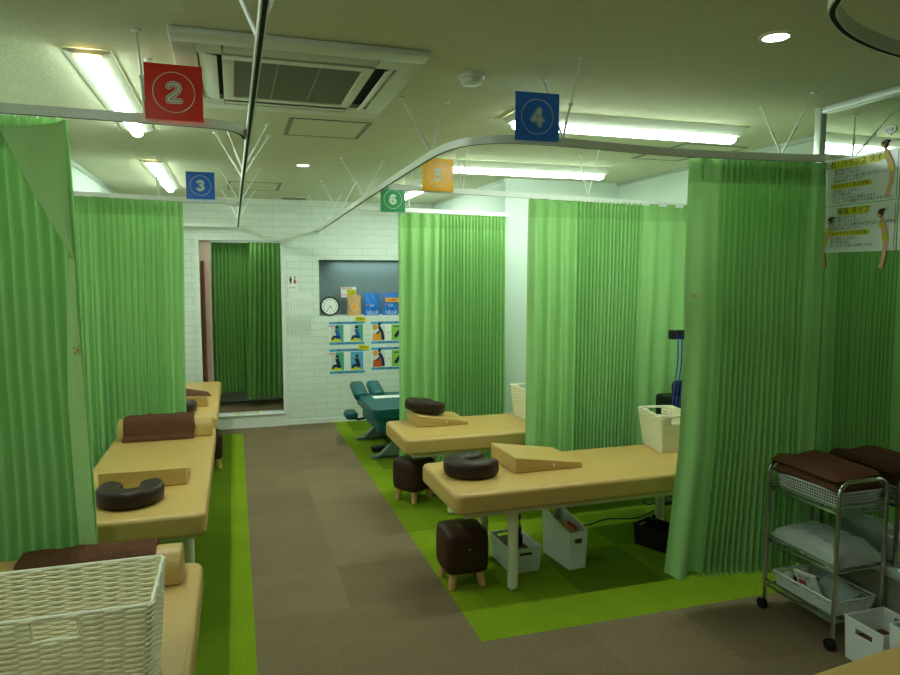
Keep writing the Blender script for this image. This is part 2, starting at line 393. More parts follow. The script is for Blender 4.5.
rail('long straight curtain rail over the edge of the beige bed row', [(.075, YN, 2.15), (.075, 1.0, 2.155), (.07, 2.8, 2.15), (.062, 4.5, zl(4.5)), (.055, 7.40, zl(7.4))],
     [(.068, 1.75, 2.152, .10, 0), (.062, 3.85, zl(3.85), .11, .02), (.062, 4.14, zl(4.14), .145, .005), (.06, 5.41, zl(5.41), .145, 0), (.058, 6.85, zl(6.85), .145, .003)])
rail('curtain rail carrying the folded-over curtain, ends in a curve under the red sign', [(XL, 2.635, 2.15), (-.5, 2.665, 2.15), (-.12, 2.69, 2.15), (-.02, 2.71, 2.15), (.035, 2.77, 2.15), (.055, 2.87, 2.15)],
     [(-.28, 2.675, 2.15, .16, 0)], along='y')
rail('curtain rail under the small blue sign in the bed row', [(XL, 5.10, 2.14), (-.2, 5.25, 2.135), (-.02, 5.28, 2.130), (.052, 5.34, 2.128)], [(-.48, 5.2, 2.138, .14, 0)], along='y')
rail('short curtain rail just over the doorway', [(XL, 7.40, 2.115), (.045, 7.40, 2.11)], smooth=False)
rail('long curved curtain rail bending from the back wall round to the mirror', [(.865, YB, 2.075), (.87, 5.6, 2.115), (.875, 4.2, 2.14), (.877, 3.25, 2.15), (.882, 2.95, 2.15), (.91, 2.79, 2.15), (.965, 2.70, 2.15), (1.08, 2.64, 2.15), (1.30, 2.63, 2.15), (1.9, 2.69, 2.15), (2.4, 2.665, 2.152), (2.676, 2.635, 2.155)],
     [(.877, 3.1, 2.15, .105, -.03), (.873, 4.77, 2.13, .148, -.01), (.87, 5.92, 2.11, .148, -.005), (.868, 7.0, 2.085, .155, .015)])
V = rail('bright curtain rail behind the orange sign above the pleated curtain', [(.875, 3.975, 2.115), (1.5, 4.0, 2.105), (3.20, 4.10, 2.075)],
     [(1.33, 4.0, 2.105, .13, 0), (2.2, 4.035, 2.092, .13, 0)], along='y')
rail('curtain rail behind the green sign, ending at the white pillar', [(.872, 5.18, 2.11), (2.15, 5.25, 2.095)], [(1.30, 5.21, 2.10, .12, 0)], along='y', smooth=False)
rail('thick curved curtain rail hanging nearest the camera', [(1.08, YN, 2.15), (1.08, .6, 2.16), (1.09, .95, 2.16), (1.17, 1.14, 2.16), (1.28, 1.235, 2.16), (1.43, 1.305, 2.16), (1.62, 1.355, 2.16), (1.9, 1.39, 2.16), (2.675, 1.42, 2.16)])
# pair of stays on the run beside the mirror and behind sign 4
def stay(label, x, y, z, tops):
    for (tx, ty) in tops:
        b = MB()
        a = Vector((x, y, z+.016)); e = Vector((tx, ty, CE)); mid = a.lerp(e, .45)
        b.cyl(a, mid, .0055, n=8); b.cyl(mid, e-Vector((0, 0, .004)), .0035, n=8)
        b.lathe([(0, 0), (.014, 0), (.014, -.005), (.004, -.010), (0, -.010)], 12, c=(tx, ty, CE-.0005)); b.cyl(mid-Vector((.007, 0, 0)), mid+Vector((.007, 0, 0)), .006, n=8)
        rr = [o for o in bpy.data.objects if o.get('label', '').startswith('long curved curtain rail')][0]
        b.build('brace', 'steel', rr, world=True)
stay('', 1.312, 2.63, 2.15, [(1.240, 2.34), (1.226, 2.64)])
stay('', 2.48, 2.69, 2.152, [(2.44, 2.47), (2.41, 2.75)])

# ------------------------------------------------------------------ number signs
DIG = {
 '2': [[(-.3, .32), (-.22, .46), (0, .52), (.22, .46), (.3, .28), (.22, .08), (0, -.12), (-.28, -.34), (-.32, -.5), (.34, -.5)]],
 '3': [[(-.3, .42), (-.1, .52), (.14, .50), (.28, .34), (.2, .12), (-.02, .04), (.22, -.06), (.32, -.26), (.18, -.46), (-.08, -.54), (-.32, -.42)]],
 '4': [[(.16, -.55), (.16, .5), (-.36, -.22), (.38, -.22)]],
 '5': [[(.3, .5), (-.24, .5), (-.28, .08), (.0, .14), (.24, .04), (.32, -.2), (.2, -.44), (-.04, -.54), (-.32, -.42)]],
 '6': [[(.26, .42), (.02, .52), (-.2, .40), (-.32, .1), (-.32, -.24), (-.18, -.48), (.04, -.54), (.26, -.42), (.32, -.2), (.2, -.0), (.0, .06), (-.24, -.06)]]}
def sign(n, label, x, y, z, rz=0, s=.19):
    o = thing('number_sign', label, 'sign', (x, y, z), rz)
    X = Matrix(((1, 0, 0, 0), (0, 0, -1, -.0022), (0, 1, 0, s/2), (0, 0, 0, 1)))
    MB().box(-s/2, s/2, -.0015, .0015, 0, s).build('acrylic_plate', 'sign'+n, o)
    p = MB(); p.ring(0, 0, s*.355, s*.367, 0, X)
    k = s*.30
    for st in DIG[n]:
        q = [(a*k, b*k) for a, b in st]
        p.stroke(q, s*.105, 0, X, 0); p.stroke(q, s*.070, 1, X, .0005); p.stroke(q, s*.042, 0, X, .0010)
    p.build('printed_number', ['signw', 'sign'+n], o)
    return o
sign('2', 'red square sign with a white 2 in a circle', -.182, 2.652, 2.145, .03)
sign('3', 'small blue square sign with a white 3 in a circle', -.205, 5.222, 2.140, .03)
sign('4', 'blue square sign with a white 4 in a circle, beside the fluorescent light', 1.188, 2.612, 2.146, -.03)
sign('5', 'orange square sign with a 5 in a circle', 1.168, 3.965, 2.100, 0)
sign('6', 'green square sign with a 6 in a circle', 1.168, 5.175, 2.084, 0)

# ------------------------------------------------------------------ curtains
def lerp(a, b, t): return a+(b-a)*t
def curtain(label, p0, p1, ztop, zbot, zones, m='curt', left=None, right=None, header=.10, seed=1, gather=1.0, rows=26, billow=0):
    """zones: (fraction end, wavelength, amplitude); left / right: [(z, shift along the rail)]"""
    rnd = random.Random(seed)
    p0 = Vector((p0[0], p0[1], 0)); p1 = Vector((p1[0], p1[1], 0)); W = (p1-p0).length; d = (p1-p0).normalized(); nrm = Vector((-d.y, d.x, 0))
    us = [0]; ph = [rnd.random()]; amp = []; 
    def zone(f):
        for i, z in enumerate(zones):
            if f <= z[0] or i == len(zones)-1: return z
    f = 0; u = 0; jit = 1.0; nextj = 0
    while u < W:
        z = zone(u/W)
        if ph[-1] > nextj: jit = rnd.uniform(.86, 1.16); nextj = ph[-1]+.5
        st = z[1]/9*1.0; u += st; us.append(min(u, W)); ph.append(ph[-1]+st/(z[1]*jit))
    amp = []
    a0 = zones[0][2]
    for q in us:
        a0 += (zone(q/W)[2]-a0)*.18; amp.append(a0)
    n_last = [10**9]
    aj = [1.0]*(int(ph[-1]*2)+3); aj = [rnd.uniform(.78, 1.15) for _ in aj]
    def ev(tab, z):
        if not tab: return 0
        t = sorted(tab)
        if z <= t[0][0]: return t[0][1]
        for (a, b), (c, e) in zip(t[:-1], t[1:]):
            if z <= c: return lerp(b, e, (z-a)/(c-a))
        return t[-1][1]
    def pt(i, z):
        u = us[i]; f = u/W
        hz = (ztop-z)/(ztop-zbot)
        x = lerp(ev(left, z), W+ev(right, z), f)
        gath = 1 if hz > .1 else lerp(.55, 1, hz/.1)
        k = ph[i]*2*PI
        wander = .7*math.sin(ph[i]*.21+seed)*hz+.35*math.sin(hz*4+ph[i]*.13+seed)
        s = math.sin(k+wander*gather); s = math.copysign(abs(s)**.8, s)
        a = amp[i]*gath*aj[int(ph[i]*2)]*(1+.25*hz)
        off = s*a+billow*math.sin(hz*PI)*math.sin(f*PI)+.010*math.sin(f*9+hz*2+seed)*hz
        x += .25*amp[i]*math.sin(k)*gath
        x = min(x, W+ev(right, z)) if i < n_last[0] else W+ev(right, z)
        return p0+d*x+nrm*off+Vector((0, 0, z))
    o = thing('curtain', label, 'curtain', ((p0+p1)/2+Vector((0, 0, zbot)))[:], 0, None)
    n = len(us); n_last[0] = n-1
    def sheet(zs, mm, name, extra=None):
        vs = []; fs = []
        for z in zs:
            for i in range(n):
                q = pt(i, z)
                if z == zs[-1] and name == 'cloth': q.z += .008*math.sin(ph[i]*2*PI+1)+.006*math.sin(us[i]*7+seed)
                vs.append(q)
        for j in range(len(zs)-1):
            for i in range(n-1): fs.append((j*n+i, j*n+i+1, (j+1)*n+i+1, (j+1)*n+i))
        mb = MB(); mb.add(vs, fs, 0, True)
        if extra: mb.add(extra.v, extra.f, 0, False)
        return mb.build(name, mm, o, world=True, sharp=180)
    zh = ztop-header
    fins = MB(); step = 9
    for i in range(4, n-2, step):
        q = pt(i, ztop-.02); w = d*.004; b = nrm*-.012
        qq = pt(i, zh+.01)
        fins.add([q-w, q+b-w*.2, q+w, qq-w, qq+b*.5, qq+w], [(0, 1, 4, 3), (1, 2, 5, 4), (0, 2, 1)], 0, False)
    hd = sheet([ztop+.012, ztop-.01, ztop-header*.5, zh], 'curtd' if m == 'curt' else m, 'heading', fins)
    sheet([zh+(zbot-zh)*(k/rows) for k in range(rows+1)], m, 'cloth')
    g = MB()
    for i in range(3, n-1, max(9, int(.07/(zones[-1][1]/9)))):
        q = pt(i, ztop+.008); g.cyl(q, (q.x, q.y, ztop+.026), .003, n=6)
    g.build('gliders', 'white', o, world=True)['kind'] = 'stuff'
    return o, pt, n
c2, pt2, n2 = curtain('pale green curtain with its top corner folded over, nearest the woven basket', (XL+.02, 2.685), (-.53, 2.70), 2.125, .08, [(1, .038, .021)], seed=3, rows=30,
        left=None, right=[(2.1, 0), (1.7, .01), (1.3, .012), (.8, .03), (.1, .03)])
# folded flap in front of it (a thick turned-over corner of the same cloth)
fp = MB(); A = Vector((-.722, 2.655, 2.085)); B = Vector((-.528, 2.665, 2.128)); Dn = Vector((-.524, 2.668, 1.66))
vs = []; fs = []; NN = 16
for i in range(NN+1):
    for j in range(NN+1):
        s = i/NN; tt = j/NN
        top = A.lerp(B, s); e = top.lerp(Dn, tt)
        e = e+Vector((.004*math.sin(s*9+tt*3), -.018*math.sin(s*PI)*(1-tt)-.010*math.sin(s*6+tt*6)*(1-tt)-.006, -.012*math.sin(s*PI)*(1-tt)))
        if tt > 0: e.x += .012*math.sin(tt*PI)*(1-s)*-1
        vs.append(e)
for i in range(NN):
    for j in range(NN):
        a = i*(NN+1)+j; fs.append((a, a+1, a+NN+2, a+NN+1))
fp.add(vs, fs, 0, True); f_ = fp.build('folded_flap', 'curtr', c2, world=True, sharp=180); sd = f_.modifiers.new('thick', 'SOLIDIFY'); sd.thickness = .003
# turned hem strip below the fold
hm = MB(); vs = []; fs = []
for j in range(31):
    z = 1.66-(1.66-.55)*j/30; w0 = .02+.035*min(1, (1.66-z)/.5)
    xr = -.522+.03*max(0, (1.5-z))/1.0
    for k in range(5): vs.append(Vector((xr-w0*(1-k/4)+.004, 2.652-.010*math.sin(k/4*PI)+.004*math.sin(z*7), z)))
for j in range(30):
    for k in range(4): fs.append((j*5+k, j*5+k+1, (j+1)*5+k+1, (j+1)*5+k))
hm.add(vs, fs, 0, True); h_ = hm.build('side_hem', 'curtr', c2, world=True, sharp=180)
tm = MB(); tq = Vector((-.52, 2.640, 1.345))
for a in range(5): tm.tube([tq, tq+Vector((.018*math.cos(a*1.3), -.004, .018*math.sin(a*1.3)))], .0018, 6)
tm.build('tie', 'kraft', c2, world=True)

curtain('softly folded pale green curtain between the two rear beige beds and the folded curtain', (XL+.02, 5.10), (-.33, 5.235), 2.115, .08, [(.25, .07, .028), (.8, .040, .022), (1, .085, .028)], seed=11, rows=26,
        right=[(2.1, 0), (1.9, .0), (1.2, -.015), (.2, -.03)])
curtain('far pale green curtain ending at the white pillar, behind bed with basket', (1.215, 5.205), (2.125, 5.25), 2.07, .11, [(.36, .090, .026), (.42, .04, .02), (1, .029, .022)], seed=5)
curtain('bright green curtain hanging between the two beige beds under the blue sign', (1.775, 4.01), (3.12, 4.085), 2.07, .09, [(.25, .095, .026), (.62, .029, .022), (1, .13, .018)], seed=8,
        right=[(2.1, 0), (1.5, -.01), (.1, -.04)])
c4, pt4, n4 = curtain('large dark green curtain reaching the mirror, beside the chrome trolley', (2.045, 2.710), (2.6925, 2.638), 2.125, .165, [(.22, .12, .026), (.86, .0275, .021), (1, .07, .018)], seed=21, rows=30,
        left=[(2.13, -.05), (1.9, -.05), (1.5, -.05), (1.35, -.042), (.8, -.055), (.1, -.12)])
tm = MB(); tq = Vector((2.005, 2.672, 1.51))
for a in range(6): tm.tube([tq, tq+Vector((.020*math.cos(a*1.1), -.006, .020*math.sin(a*1.1)))], .002, 6)
tm.build('tie', 'kraft', c4, world=True)
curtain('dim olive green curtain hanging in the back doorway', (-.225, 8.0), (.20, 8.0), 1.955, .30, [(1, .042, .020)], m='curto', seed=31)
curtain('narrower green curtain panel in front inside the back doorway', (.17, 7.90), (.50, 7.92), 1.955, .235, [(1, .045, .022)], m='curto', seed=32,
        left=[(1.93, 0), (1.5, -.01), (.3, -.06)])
struct('trim_8', MB().box(-.7, .62, 7.88, 8.02, 1.985, 2.0), 'white')

# ------------------------------------------------------------------ massage beds
def slab(L, W, z0, z1, r=.03, bulge=.006):
    b = bmesh.new(); bmesh.ops.create_cube(b, size=1)
    for v in b.verts: v.co = Vector((v.co.x*L, v.co.y*W, z0 if v.co.z < 0 else z1))
    bmesh.ops.bevel(b, geom=[e for e in b.edges if abs(e.verts[0].co.z-e.verts[1].co.z) > .01], offset=.045, segments=5, profile=.5, affect='EDGES')
    te = [e for e in b.edges if e.verts[0].co.z > z1-1e-4 and e.verts[1].co.z > z1-1e-4 and len(e.link_faces) == 2 and any(abs(f.normal.z) < .5 for f in e.link_faces)]
    b.normal_update()
    te = [e for e in b.edges if e.verts[0].co.z > z1-1e-4 and e.verts[1].co.z > z1-1e-4 and any(abs(f.normal.z) < .5 for f in e.link_faces)]
    be = [e for e in b.edges if e.verts[0].co.z < z0+1e-4 and e.verts[1].co.z < z0+1e-4 and any(abs(f.normal.z) < .5 for f in e.link_faces)]
    bmesh.ops.bevel(b, geom=te+be, offset=r, segments=4, profile=.5, affect='EDGES', clamp_overlap=True)
    return b
BL, BW, BT, BH = 1.85, .62, .105, .555
bed = thing('massage_bed', 'x', 'massage bed', (0, 0, 0), 0, 'beige padded massage beds')
wn(MB().bm(slab(BL, BW, BH-BT, BH, .022), 0, True).build('mattress', 'vinyl', bed))
MB().box(-BL/2+.06, BL/2-.06, -BW/2+.05, BW/2-.05, BH-BT-.03, BH-BT+.001).build('bed_frame', 'legw', bed)
for sx in (-1, 1):
    for sy in (-1, 1):
        x = sx*(BL/2-.34); y = sy*(BW/2-.10)
        l = MB().cyl((x, y, .018), (x, y, BH-BT-.028), .0265, n=20).build('leg', 'legw', bed)
        MB().cyl((x, y, 0), (x, y, .008), .028, n=20).cyl((x, y, .008), (x, y, .020), .022, n=20).build('foot_cap', 'chrome', l)
def place(o, x, y, rz): o.location = (x, y, 0); o.rotation_euler = Euler((0, 0, rz))
place(bed, .98+BL/2, 3.365, .012); bed['label'] = 'beige massage bed over two white storage bins, wicker basket at its end'
dup(bed, (1.02+BL/2, 4.525, 0), .005, 'beige massage bed with stacked wedge and dark cushion, between two green curtains')
dup(bed, (-.455, 4.08, 0), PI/2, 'beige massage bed with rolled brown towel and horseshoe cushion in the bay by the aisle')
dup(bed, (-.455, 6.27, 0), PI/2, 'beige massage bed nearest the back doorway, mostly behind curtain')
dup(bed, (-.445, 1.70, 0), PI/2, 'beige massage bed under the big woven basket')
dup(bed, (1.71, 1.40-BL/2, 0), PI/2+.12, 'olive beige bed corner below the mirror trolley, nearest the camera')

# ------------------------------------------------------------------ cushions, wedges, bolsters, towels
def horseshoe(label, loc, rz, R=.098, w=.052, h=.085, gap=42, tilt=0):
    mb = MB(); P = []; N = 30; rad = []
    for i in range(N+1):
        a = math.radians(gap)+(2*PI-2*math.radians(gap))*i/N
        P.append((R*1.12*math.cos(a), R*math.sin(a), h/2)); e = min(i, N-i)/3.0
        rad.append(min(1, math.sqrt(max(0.02, 1-(1-min(1, e))**2))))
    prof = []
    for k in range(20):
        a = 2*PI*k/20; c, s = math.cos(a), math.sin(a)
        prof.append((w*math.copysign(abs(c)**.6, c), h/2*math.copysign(abs(s)**.55, s)))
    mb.tube(P, rad, prof=prof)
    o = mb.build('face_cushion', 'brownv', origin=(0, 0, 0), sharp=180); o.location = loc; o.rotation_euler = Euler((tilt, 0, rz))
    return tag(o, label, 'cushion', 'dark horseshoe face cushions')
horseshoe('dark brown horseshoe cushion on the bed with two white bins beneath', (1.18, 3.38, BH), .2, R=.084, w=.060, h=.092, gap=18)
horseshoe('dark brown horseshoe cushion beside a wedge, on the bed with rolled brown towel', (-.485, 3.43, BH), PI/2, R=.095, gap=34)
def wedge(label, loc, rz, L=.36, W=.33, h=.085, h0=.018, tag_=True):
    b = bmesh.new(); bmesh.ops.create_cube(b, size=1)
    for v in b.verts:
        x = v.co.x*L; z = 0 if v.co.z < 0 else (h if v.co.x < 0 else h0)
        v.co = Vector((x, v.co.y*W, z))
    bmesh.ops.bevel(b, geom=b.edges[:], offset=.007, segments=3, profile=.5, affect='EDGES')
    o = thing('wedge_cushion', label, 'wedge cushion', loc, rz, 'beige wedge cushions')
    wn(MB().bm(b, 0, True).build('cushion', 'vinyl', o))
    MB().tube([(-L/2-.001, -W/2-.001, h*.42), (L/2-.06, -W/2-.001, h0*.6)], .0018, 6).build('seam', 'vinylseam', o)
    if tag_: MB().box(L*.05, L*.05+.012, -W/2-.003, -W/2, .02, .036).build('label_tab', 'legw', o)
    return o
wedge('beige wedge cushion lying beside the horseshoe cushion over the white bins', (1.595, 3.48, BH), .02, L=.40, W=.35, h=.088, h0=.030)
w5 = wedge('beige wedge cushion with a dark cushion stacked on it', (1.375, 4.70, BH), -.0, L=.37, W=.32, h=.085, h0=.026)
horseshoe('dark brown horseshoe cushion lying on top of a beige wedge', (1.285, 4.715, BH+.074), .4, R=.080, w=.062, h=.088, gap=12, tilt=-.0).rotation_euler = Euler((0, .17, .3))
wedge('beige wedge cushion behind the horseshoe cushion on the bed with rolled brown towel', (-.452, 3.76, BH), PI/2-.02, L=.27, W=.40, h=.090, h0=.020)
wedge('beige wedge cushion on the bed nearest the back doorway', (-.41, 5.92, BH), PI/2, L=.25, W=.36, h=.085, h0=.02)
horseshoe('dark brown horseshoe cushion on the bed nearest the back doorway', (-.44, 5.62, BH), PI/2, R=.09)
def bolster(label, loc, L, W, h):
    b = bmesh.new(); bmesh.ops.create_cube(b, size=1)
    for v in b.verts: v.co = Vector((v.co.x*L, v.co.y*W, (v.co.z+.5)*h))
    e = [e for e in b.edges if e.verts[0].co.z > h-.001 and e.verts[1].co.z > h-.001 and abs(e.verts[0].co.x-e.verts[1].co.x) > .1]
    bmesh.ops.bevel(b, geom=e, offset=min(W/2.3, h*.7), segments=8, profile=.5, affect='EDGES')
    bmesh.ops.bevel(b, geom=[q for q in b.edges if q.calc_face_angle(0) > .7], offset=.010, segments=3, profile=.5, affect='EDGES', clamp_overlap=True)
    o = MB().bm(b, 0, True).build('bolster', 'vinyl', origin=(0, 0, 0)); o.location = loc; wn(o)
    return tag(o, label, 'bolster', 'beige bolsters under brown towels')
bolster('beige half-round bolster under a brown towel behind the big woven basket', (-.49, 2.50, BH), .59, .16, .112)
bolster('beige half-round bolster under the rolled brown towel on the bed with wedge cushion', (-.445, 4.80, BH), .57, .16, .125)
def drape(label, x0, x1, yc, W, h, z, thick=.018, flap=.05, seed=1):
    rnd = random.Random(seed); mb = MB(); NX = 30; prof = []
    for k in range(25):
        a = PI*k/24; c, s = math.cos(a), math.sin(a)
        prof.append((math.copysign(abs(c)**.5, -c)*(W/2+thick), (abs(s)**.6)*(h+thick)))
    prof = [(-W/2-flap, .016), (-W/2-flap+.01, .030), (-W/2-thick-.008, .034)]+prof[3:]+[(W/2+thick+.01, .006)]
    inner = [(prof[-1][0], .002), (prof[0][0], .002)]
    full = prof+inner; n = len(full); vs = []; fs = []
    for i in range(NX+1):
        x = lerp(x0, x1, i/NX); e = min(i, NX-i)/2.0; k = 1-.05*max(0, 1-e)
        for (y, zz) in full:
            d = (.002*math.sin(x*31+y*40+seed)+.0015*math.sin(x*70+zz*60)) if zz > .02 else 0
            vs.append((x+(.006*math.sin(zz*50+seed) if e < 1 else 0), yc+y*k, z+max(.001, zz*k+d)))
    for i in range(NX):
        for k in range(n): l = (k+1) % n; fs.append((i*n+k, i*n+l, (i+1)*n+l, (i+1)*n+k))
    fs.append(tuple(range(n-1, -1, -1))); fs.append(tuple(NX*n+k for k in range(n)))
    mb.add(vs, fs, 0, True); o = mb.build('towel', 'towel', sharp=60)
    return tag(o, label, 'towel', 'brown towels')
drape('brown towel draped over the bolster behind the big woven basket', -.70, -.283, 2.50, .165, .112, BH, seed=2)
drape('brown towel draped over bolster on the bed with wedge and horseshoe cushions', -.69, -.27, 4.80, .165, .125, BH, flap=.06, seed=4)
# towel on the far bed
mb = MB(); 
mb.add([(-.62, 6.35, BH+.001), (-.20, 6.28, BH+.001), (-.24, 6.52, BH+.001), (-.62, 6.75, BH+.001), (-.60, 6.38, BH+.045), (-.24, 6.33, BH+.018), (-.28, 6.48, BH+.02), (-.60, 6.70, BH+.05)],
       [(0, 1, 5, 4), (1, 2, 6, 5), (2, 3, 7, 6), (3, 0, 4, 7), (4, 5, 6, 7), (3, 2, 1, 0)], 0, False)
o = mb.build('towel', 'towel'); tag(o, 'brown towel folded flat on the bed nearest the back doorway', 'towel', 'brown towels')
bv = o.modifiers.new('round', 'BEVEL'); bv.width = .012; bv.segments = 3

# ------------------------------------------------------------------ stools
st = thing('cube_stool', 'dark brown cube stool with pale wooden feet in front of the white bins', 'stool', (1.105, 3.32, 0), .03, 'dark brown cube stools')
b = bmesh.new(); bmesh.ops.create_cube(b, size=1)
bmesh.ops.subdivide_edges(b, edges=b.edges[:], cuts=6, use_grid_fill=True)
for v in b.verts:
    c = v.co*2; r = .22; p = 5
    l = (abs(c.x)**p+abs(c.y)**p+abs(c.z)**p)**(1/p); m_ = max(abs(c.x), abs(c.y), abs(c.z))
    k = lerp(1, m_/l, .75) if l else 1
    v.co = Vector((c.x*k*.118*(1+.0*c.z), c.y*k*.118, (.192+c.z*k*.118)))
MB().bm(b, 0, True).build('seat', 'stoolv', st, sharp=180)
MB().lathe([(0, .004), (.004, .003), (.005, 0)], 10, X=Matrix.Translation((0.0, -.117, .215)) @ Matrix.Rotation(PI/2, 4, 'X')).build('stud', 'chrome', st)
for sx in (-1, 1):
    for sy in (-1, 1):
        MB().cyl((sx*.084, sy*.084, 0), (sx*.070, sy*.070, .09), .018, .024, n=14).build('leg', 'wood', st)
dup(st, (1.20, 4.70, 0), .55, 'dark brown cube stool half under the bed with stacked cushions')
dup(st, (-.245, 6.02, 0), .1, 'dark brown cube stool poking out under the bed nearest the doorway')

# ------------------------------------------------------------------ wicker baskets
def wicker(label, loc, rz, Lx, Ly, h, rows, per, taper=.84, one=False, sk=6, wa=.003, hxo=0, handles='x', lab_group='cream woven storage baskets'):
    o = thing('woven_basket', label, 'basket', loc, rz, lab_group)
    def perim(t, k):      # rounded-rectangle perimeter
        hx, hy, r = Lx/2*k, Ly/2*k, .011
        segs = [('l', (hx-r, -hy), (-hx+r, -hy)), ('c', (-hx+r, -hy+r), -PI/2), ('l', (-hx, -hy+r), (-hx, hy-r)), ('c', (-hx+r, hy-r), PI), ('l', (-hx+r, hy), (hx-r, hy)), ('c', (hx-r, hy-r), PI/2), ('l', (hx, hy-r), (hx, -hy+r)), ('c', (hx-r, -hy+r), 0)]
        lens = [(Vector(s[2])-Vector(s[1])).length if s[0] == 'l' else PI/2*r for s in segs]
        T = sum(lens)*t
        for s, l in zip(segs, lens):
            if T <= l:
                if s[0] == 'l':
                    a = Vector(s[1]); b_ = Vector(s[2]); d = (b_-a).normalized(); p = a+d*T; return p, Vector((d.y, -d.x))*-1
                an = s[2]-T/r; return Vector(s[1])+Vector((math.cos(an), math.sin(an)))*r, Vector((math.cos(an), math.sin(an)))
            T -= l
        return Vector((hx-r, -hy)), Vector((0, -1))
    def rad(z): return lerp(taper, 1, z/h)
    hw, hz0, hz1 = .046, h-.055, h-.008
    def inhandle(p, z):
        if one and p.y > 0: return False
        if not (hz0 < z < hz1): return False
        return (abs(p.x-hxo) < hw and abs(p.y) > Ly/2*taper*.98) if handles == 'x' else (abs(p.y) < hw and abs(p.x) > Lx/2*taper*.98)
    body = MB(); rr = h/rows*.60
    for r_ in range(rows):
        z = (r_+.5)*h/rows; P = []; keep = []
        for i in range(per):
            p, nn = perim(i/per, rad(z)); s = math.sin(i/per*2*PI*(per/(2*sk))+PI*(r_ % 2))
            q = p+nn*wa*s; P.append(Vector((q.x, q.y, z))); keep.append(not inhandle(p, z))
        if all(keep): body.tube(P, rr, 5, closed=True)
        else:
            st_ = next(i for i in range(per) if not keep[i] and keep[(i+1) % per]); run = []
            for k in range(1, per+1):
                i = (st_+k) % per
                if keep[i]: run.append(P[i])
                elif len(run) > 1: body.tube(run, rr, 5); run = []
                else: run = []
            if len(run) > 1: body.tube(run, rr, 5)
    body.build('weave', 'wicker', o)
    stakes = MB()
    for i in range(0, per, sk):
        a, n0 = perim(i/per, rad(0)); b_, n1 = perim(i/per, rad(h))
        if (abs(a.x) < hw and abs(b_.y) > Ly/2*.98) if handles == 'x' else (abs(a.y) < hw and abs(b_.x) > Lx/2*.98):
            e = a.lerp(b_, (h-.075)/h); stakes.cyl((a.x, a.y, 0), (e.x, e.y, h-.075), .0024, n=6)
        else: stakes.cyl((a.x, a.y, 0), (b_.x, b_.y, h), .0024, n=6)
    stakes.build('stakes', 'rim', o)['kind'] = 'stuff'
    bt = MB(); bt.box(-Lx/2*taper+.004, Lx/2*taper-.004, -Ly/2*taper+.004, Ly/2*taper-.004, 0, .006).build('base', 'wicker', o)
    rm = MB(); rm.tube([Vector((*perim(i/80, 1)[0], h)) for i in range(80)], .0042, 8, closed=True)
    rm.build('rim', 'rim', o)
    MB().tube([Vector((*perim(i/80, taper)[0], .004)) for i in range(80)], .0042, 8, closed=True).build('base_rim', 'rim', o)
    for s in ((-1,) if one else (-1, 1)):
        hm = MB(); k0 = rad(hz0); k1 = rad(hz1)
        if handles == 'x': pts = [(hxo-hw, s*Ly/2*k1, hz1), (hxo+hw, s*Ly/2*k1, hz1), (hxo+hw, s*Ly/2*k0, hz0), (hxo-hw, s*Ly/2*k0, hz0)]
        else: pts = [(s*Lx/2*k1, -hw, hz1), (s*Lx/2*k1, hw, hz1), (s*Lx/2*k0, hw, hz0), (s*Lx/2*k0, -hw, hz0)]
        for a in range(4): hm.cyl(pts[a], pts[(a+1) % 4], .003, n=6)
        hm.build('handle', 'rim', o)
    return o
wicker('big cream woven basket with a handle slot on the nearest massage bed', (-.408, 1.782, BH), 0, .42, .285, .302, 46, 256, taper=.90, one=True, sk=8, wa=.0034, hxo=.012)
wicker('cream woven basket at the curtained end of the bed over the white bins', (2.50, 3.56, BH), -.15, .22, .32, .225, 24, 150, taper=.80, handles='x')
wicker('cream woven basket at the far end of the bed with stacked cushions', (2.10, 4.62, BH), .0, .24, .34, .23, 20, 120, taper=.84)

